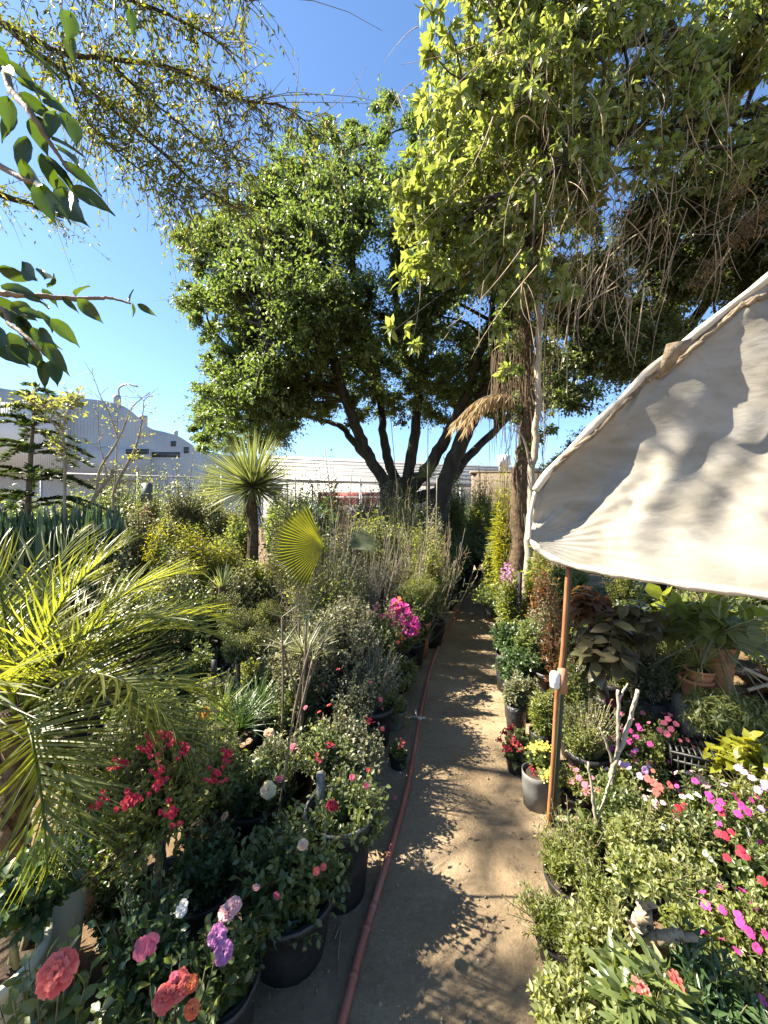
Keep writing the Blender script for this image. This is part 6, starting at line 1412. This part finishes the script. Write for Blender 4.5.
PL('clipped_shrub', 'fine grey green bush between feathery bush and bonsai', 'bush', 605, 1.75, 868, 925, 70, 'narrow', 0.036, 'olive', 117, 10, ('blackpot', .14, .14), shell=(.4, 1.1))
rough_mat('greybag', (.40,.40,.42), (.58,.58,.60), 12, .5, .4)
for px, Y, lab in ((563, 1.44, 'grey plastic grow bag at the bottom of the right path edge'), (612, 1.3, 'crumpled grey grow bag under the fleshy bush')):
    x = wx(px, Y); root = thing('grow_bag', lab, 'grow bag', (x, Y, 0)); pot(root, x, Y, 0, .085, .16, 'greybag', rng, bag=True)
PL('clipped_shrub', 'green bush at the right edge above the bare soil', 'bush', 765, 1.8, 840, 890, 50, 'oval', 0.056, 'mid', 52, 8, ('blackpot', .12, .12))
# bamboo-like yellow grass and vines by the shaggy trunk
for k, (px, Y, py, w, T, L_, mt, lab) in enumerate(((505, 6.4, 445, 34, 'strap', .2, 'yellowgreen', 'yellowish bamboo like plant left of the shaggy trunk'), (493, 7.0, 520, 30, 'round', .08, 'lime', 'lime climbing plant on the right of the far path'), (540, 5.0, 525, 40, 'lance', .13, 'olive', 'olive shrub around the thin pale trunk'), (512, 5.0, 560, 34, 'narrow', .08, 'olive', 'wispy shrub at the foot of the shaggy trunk'), (560, 5.6, 540, 50, 'oval', .07, 'mid', 'green shrub seen beneath the canopy corner'))):
    PL('tall_shrub', lab, 'shrub', px, Y, py, 512 + (EYE - .5) / Y * F, w, T, L_, mt, 130, 9, ('blackpot', .2, .4), shell=(.4, 1.1))
p = PL('lilac_shrub', 'slim shrub with dull purple flower heads by the shaggy trunk', 'shrub', 508, 5.2, 560, 640, 24, 'narrow', .07, 'lime', 70, 9, ('blackpot', .14, .3)); blooms(p, 'spray', 'lilac', [(508, 577), (511, 583), (506, 571)], .1, 1.0)
g = Geo(); g.tube([(wx(519, 4.9), 4.9, 0), (wx(518, 4.9), 4.9, .7), (wx(520, 4.9), 4.9, wz(572, 4.9))], [.034, .036, .028], 8, True, .08, rng)
tag(put('wooden_stump', g, M('barkdark')), 'dark weathered wooden post beside the purple flowers', 'post')
for k, (x0, y0, x1, y1, Y) in enumerate(((744, 668, 790, 690, 2.7), (748, 690, 800, 675, 2.75))):
    g = Geo(); g.tube([P(x0, y0, Y), P(x1, y1, Y)], .012, 8); tag(put('wooden_stake', g, M('barkpale')), ('pale stake lying over the ferns at the right edge', 'lower pale stake at the right edge')[k], 'stake')
# fill under the canopy
rng = np.random.default_rng(131); done = []; kk = 0
for t in range(800):
    Y = rng.uniform(3.7, 8.5); px = rng.uniform(555, 800); x = wx(px, Y)
    if x < path_r(Y) + .8 or any((x - a) ** 2 + (Y - b) ** 2 < .62 ** 2 for a, b in done): continue
    if kk >= 34: break
    done.append((x, Y)); T, L_, mt = [('oval', .06, 'olive'), ('narrow', .07, 'mid'), ('wide', .14, 'mid'), ('oval', .06, 'grey'), ('fern', .08, 'lime'), ('oval', .06, 'grey')][kk % 6]
    PL('nursery_shrub', 'potted shrub in the dim space under the white canopy', 'shrub', px, Y, rng.uniform(575, 628) - (Y - 3.7) * 8, 512 + (EYE - .42) / Y * F, rng.uniform(.6, .95) / Y * F, T, L_, mt, 100, 8, ('blackpot', .2, .38), group='shrubs under the canopy', seed=1600 + kk, shell=(.4, 1.1)); kk += 1

rng = np.random.default_rng(133); done = []; kk = 0
for t in range(900):
    Y = rng.uniform(1.5, 3.6); px = rng.uniform(560, 800); x = wx(px, Y)
    if x < path_r(Y) + .28 or (1.85 < Y < 2.3 and 700 < px) or (Y < 2.0 and 590 < px < 720): continue
    if any((x - a) ** 2 + (Y - b) ** 2 < .33 ** 2 for a, b in done): continue
    if kk >= 34: break
    done.append((x, Y)); T, L_, mt = [('oval', .032, 'lime'), ('oval', .034, 'olive'), ('rose', .036, 'mid'), ('narrow', .034, 'olive')][kk % 4]; h = rng.uniform(.26, .48)
    PL('nursery_shrub', 'low small leaved shrub filling gaps among the flowers of the right bed', 'shrub', px, Y, 512 + (EYE - h) / Y * F, 512 + (EYE - .12) / Y * F, rng.uniform(.28, .42) / Y * F, T, L_, mt, 70, 8, ('blackpot', .1, .13), group='low shrubs filling the right bed', seed=1800 + kk, shell=(.4, 1.12), amp=.4); kk += 1

# ================================================================== LIGHT, SKY, CAMERA
SUN_AZ, SUN_EL = -79.0, 46.0          # azimuth from straight ahead, negative = left
w = bpy.data.worlds.new('World'); scene.world = w; w.use_nodes = True
nt = w.node_tree; nt.nodes.clear()
sky = nt.nodes.new('ShaderNodeTexSky'); sky.sky_type = 'NISHITA'; sky.sun_disc = False
sky.sun_elevation = R(SUN_EL); sky.sun_rotation = R(SUN_AZ); sky.altitude = 300; sky.air_density = 1.0; sky.dust_density = .2; sky.ozone_density = 4.0
bg = nt.nodes.new('ShaderNodeBackground'); bg.inputs[1].default_value = .064; out = nt.nodes.new('ShaderNodeOutputWorld')
hs = nt.nodes.new('ShaderNodeHueSaturation'); hs.inputs['Saturation'].default_value = 1.05; nt.links.new(sky.outputs[0], hs.inputs['Color']); nt.links.new(hs.outputs[0], bg.inputs[0]); nt.links.new(bg.outputs[0], out.inputs[0])
sl = bpy.data.lights.new('sun', 'SUN'); sl.energy = 5.0; sl.angle = R(.55); sl.color = (1, .9, .74)
so = bpy.data.objects.new('sun', sl); COL.objects.link(so)
d = Vector((math.sin(R(SUN_AZ)) * math.cos(R(SUN_EL)), math.cos(R(SUN_AZ)) * math.cos(R(SUN_EL)), math.sin(R(SUN_EL))))
so.rotation_euler = d.to_track_quat('Z', 'Y').to_euler(); so.location = d * 40
cam = bpy.data.cameras.new('camera'); co = bpy.data.objects.new('camera', cam); COL.objects.link(co)
cam.sensor_fit = 'VERTICAL'; cam.sensor_height = 24.0; cam.lens = F / 1024 * 24.0; cam.clip_start = .05; cam.clip_end = 1000
co.location = (0, 0, EYE); co.rotation_euler = (R(90), 0, 0); scene.camera = co
scene.render.engine = 'CYCLES'
scene.view_settings.view_transform = 'Standard'; scene.view_settings.look = 'None'; scene.view_settings.gamma = 1; scene.view_settings.exposure = 2.22
cy = scene.cycles; cy.max_bounces = 8; cy.diffuse_bounces = 4; cy.glossy_bounces = 2; cy.transmission_bounces = 6; cy.transparent_max_bounces = 4; cy.use_denoising = True; cy.sample_clamp_indirect = 6; cy.caustics_reflective = False; cy.caustics_refractive = False
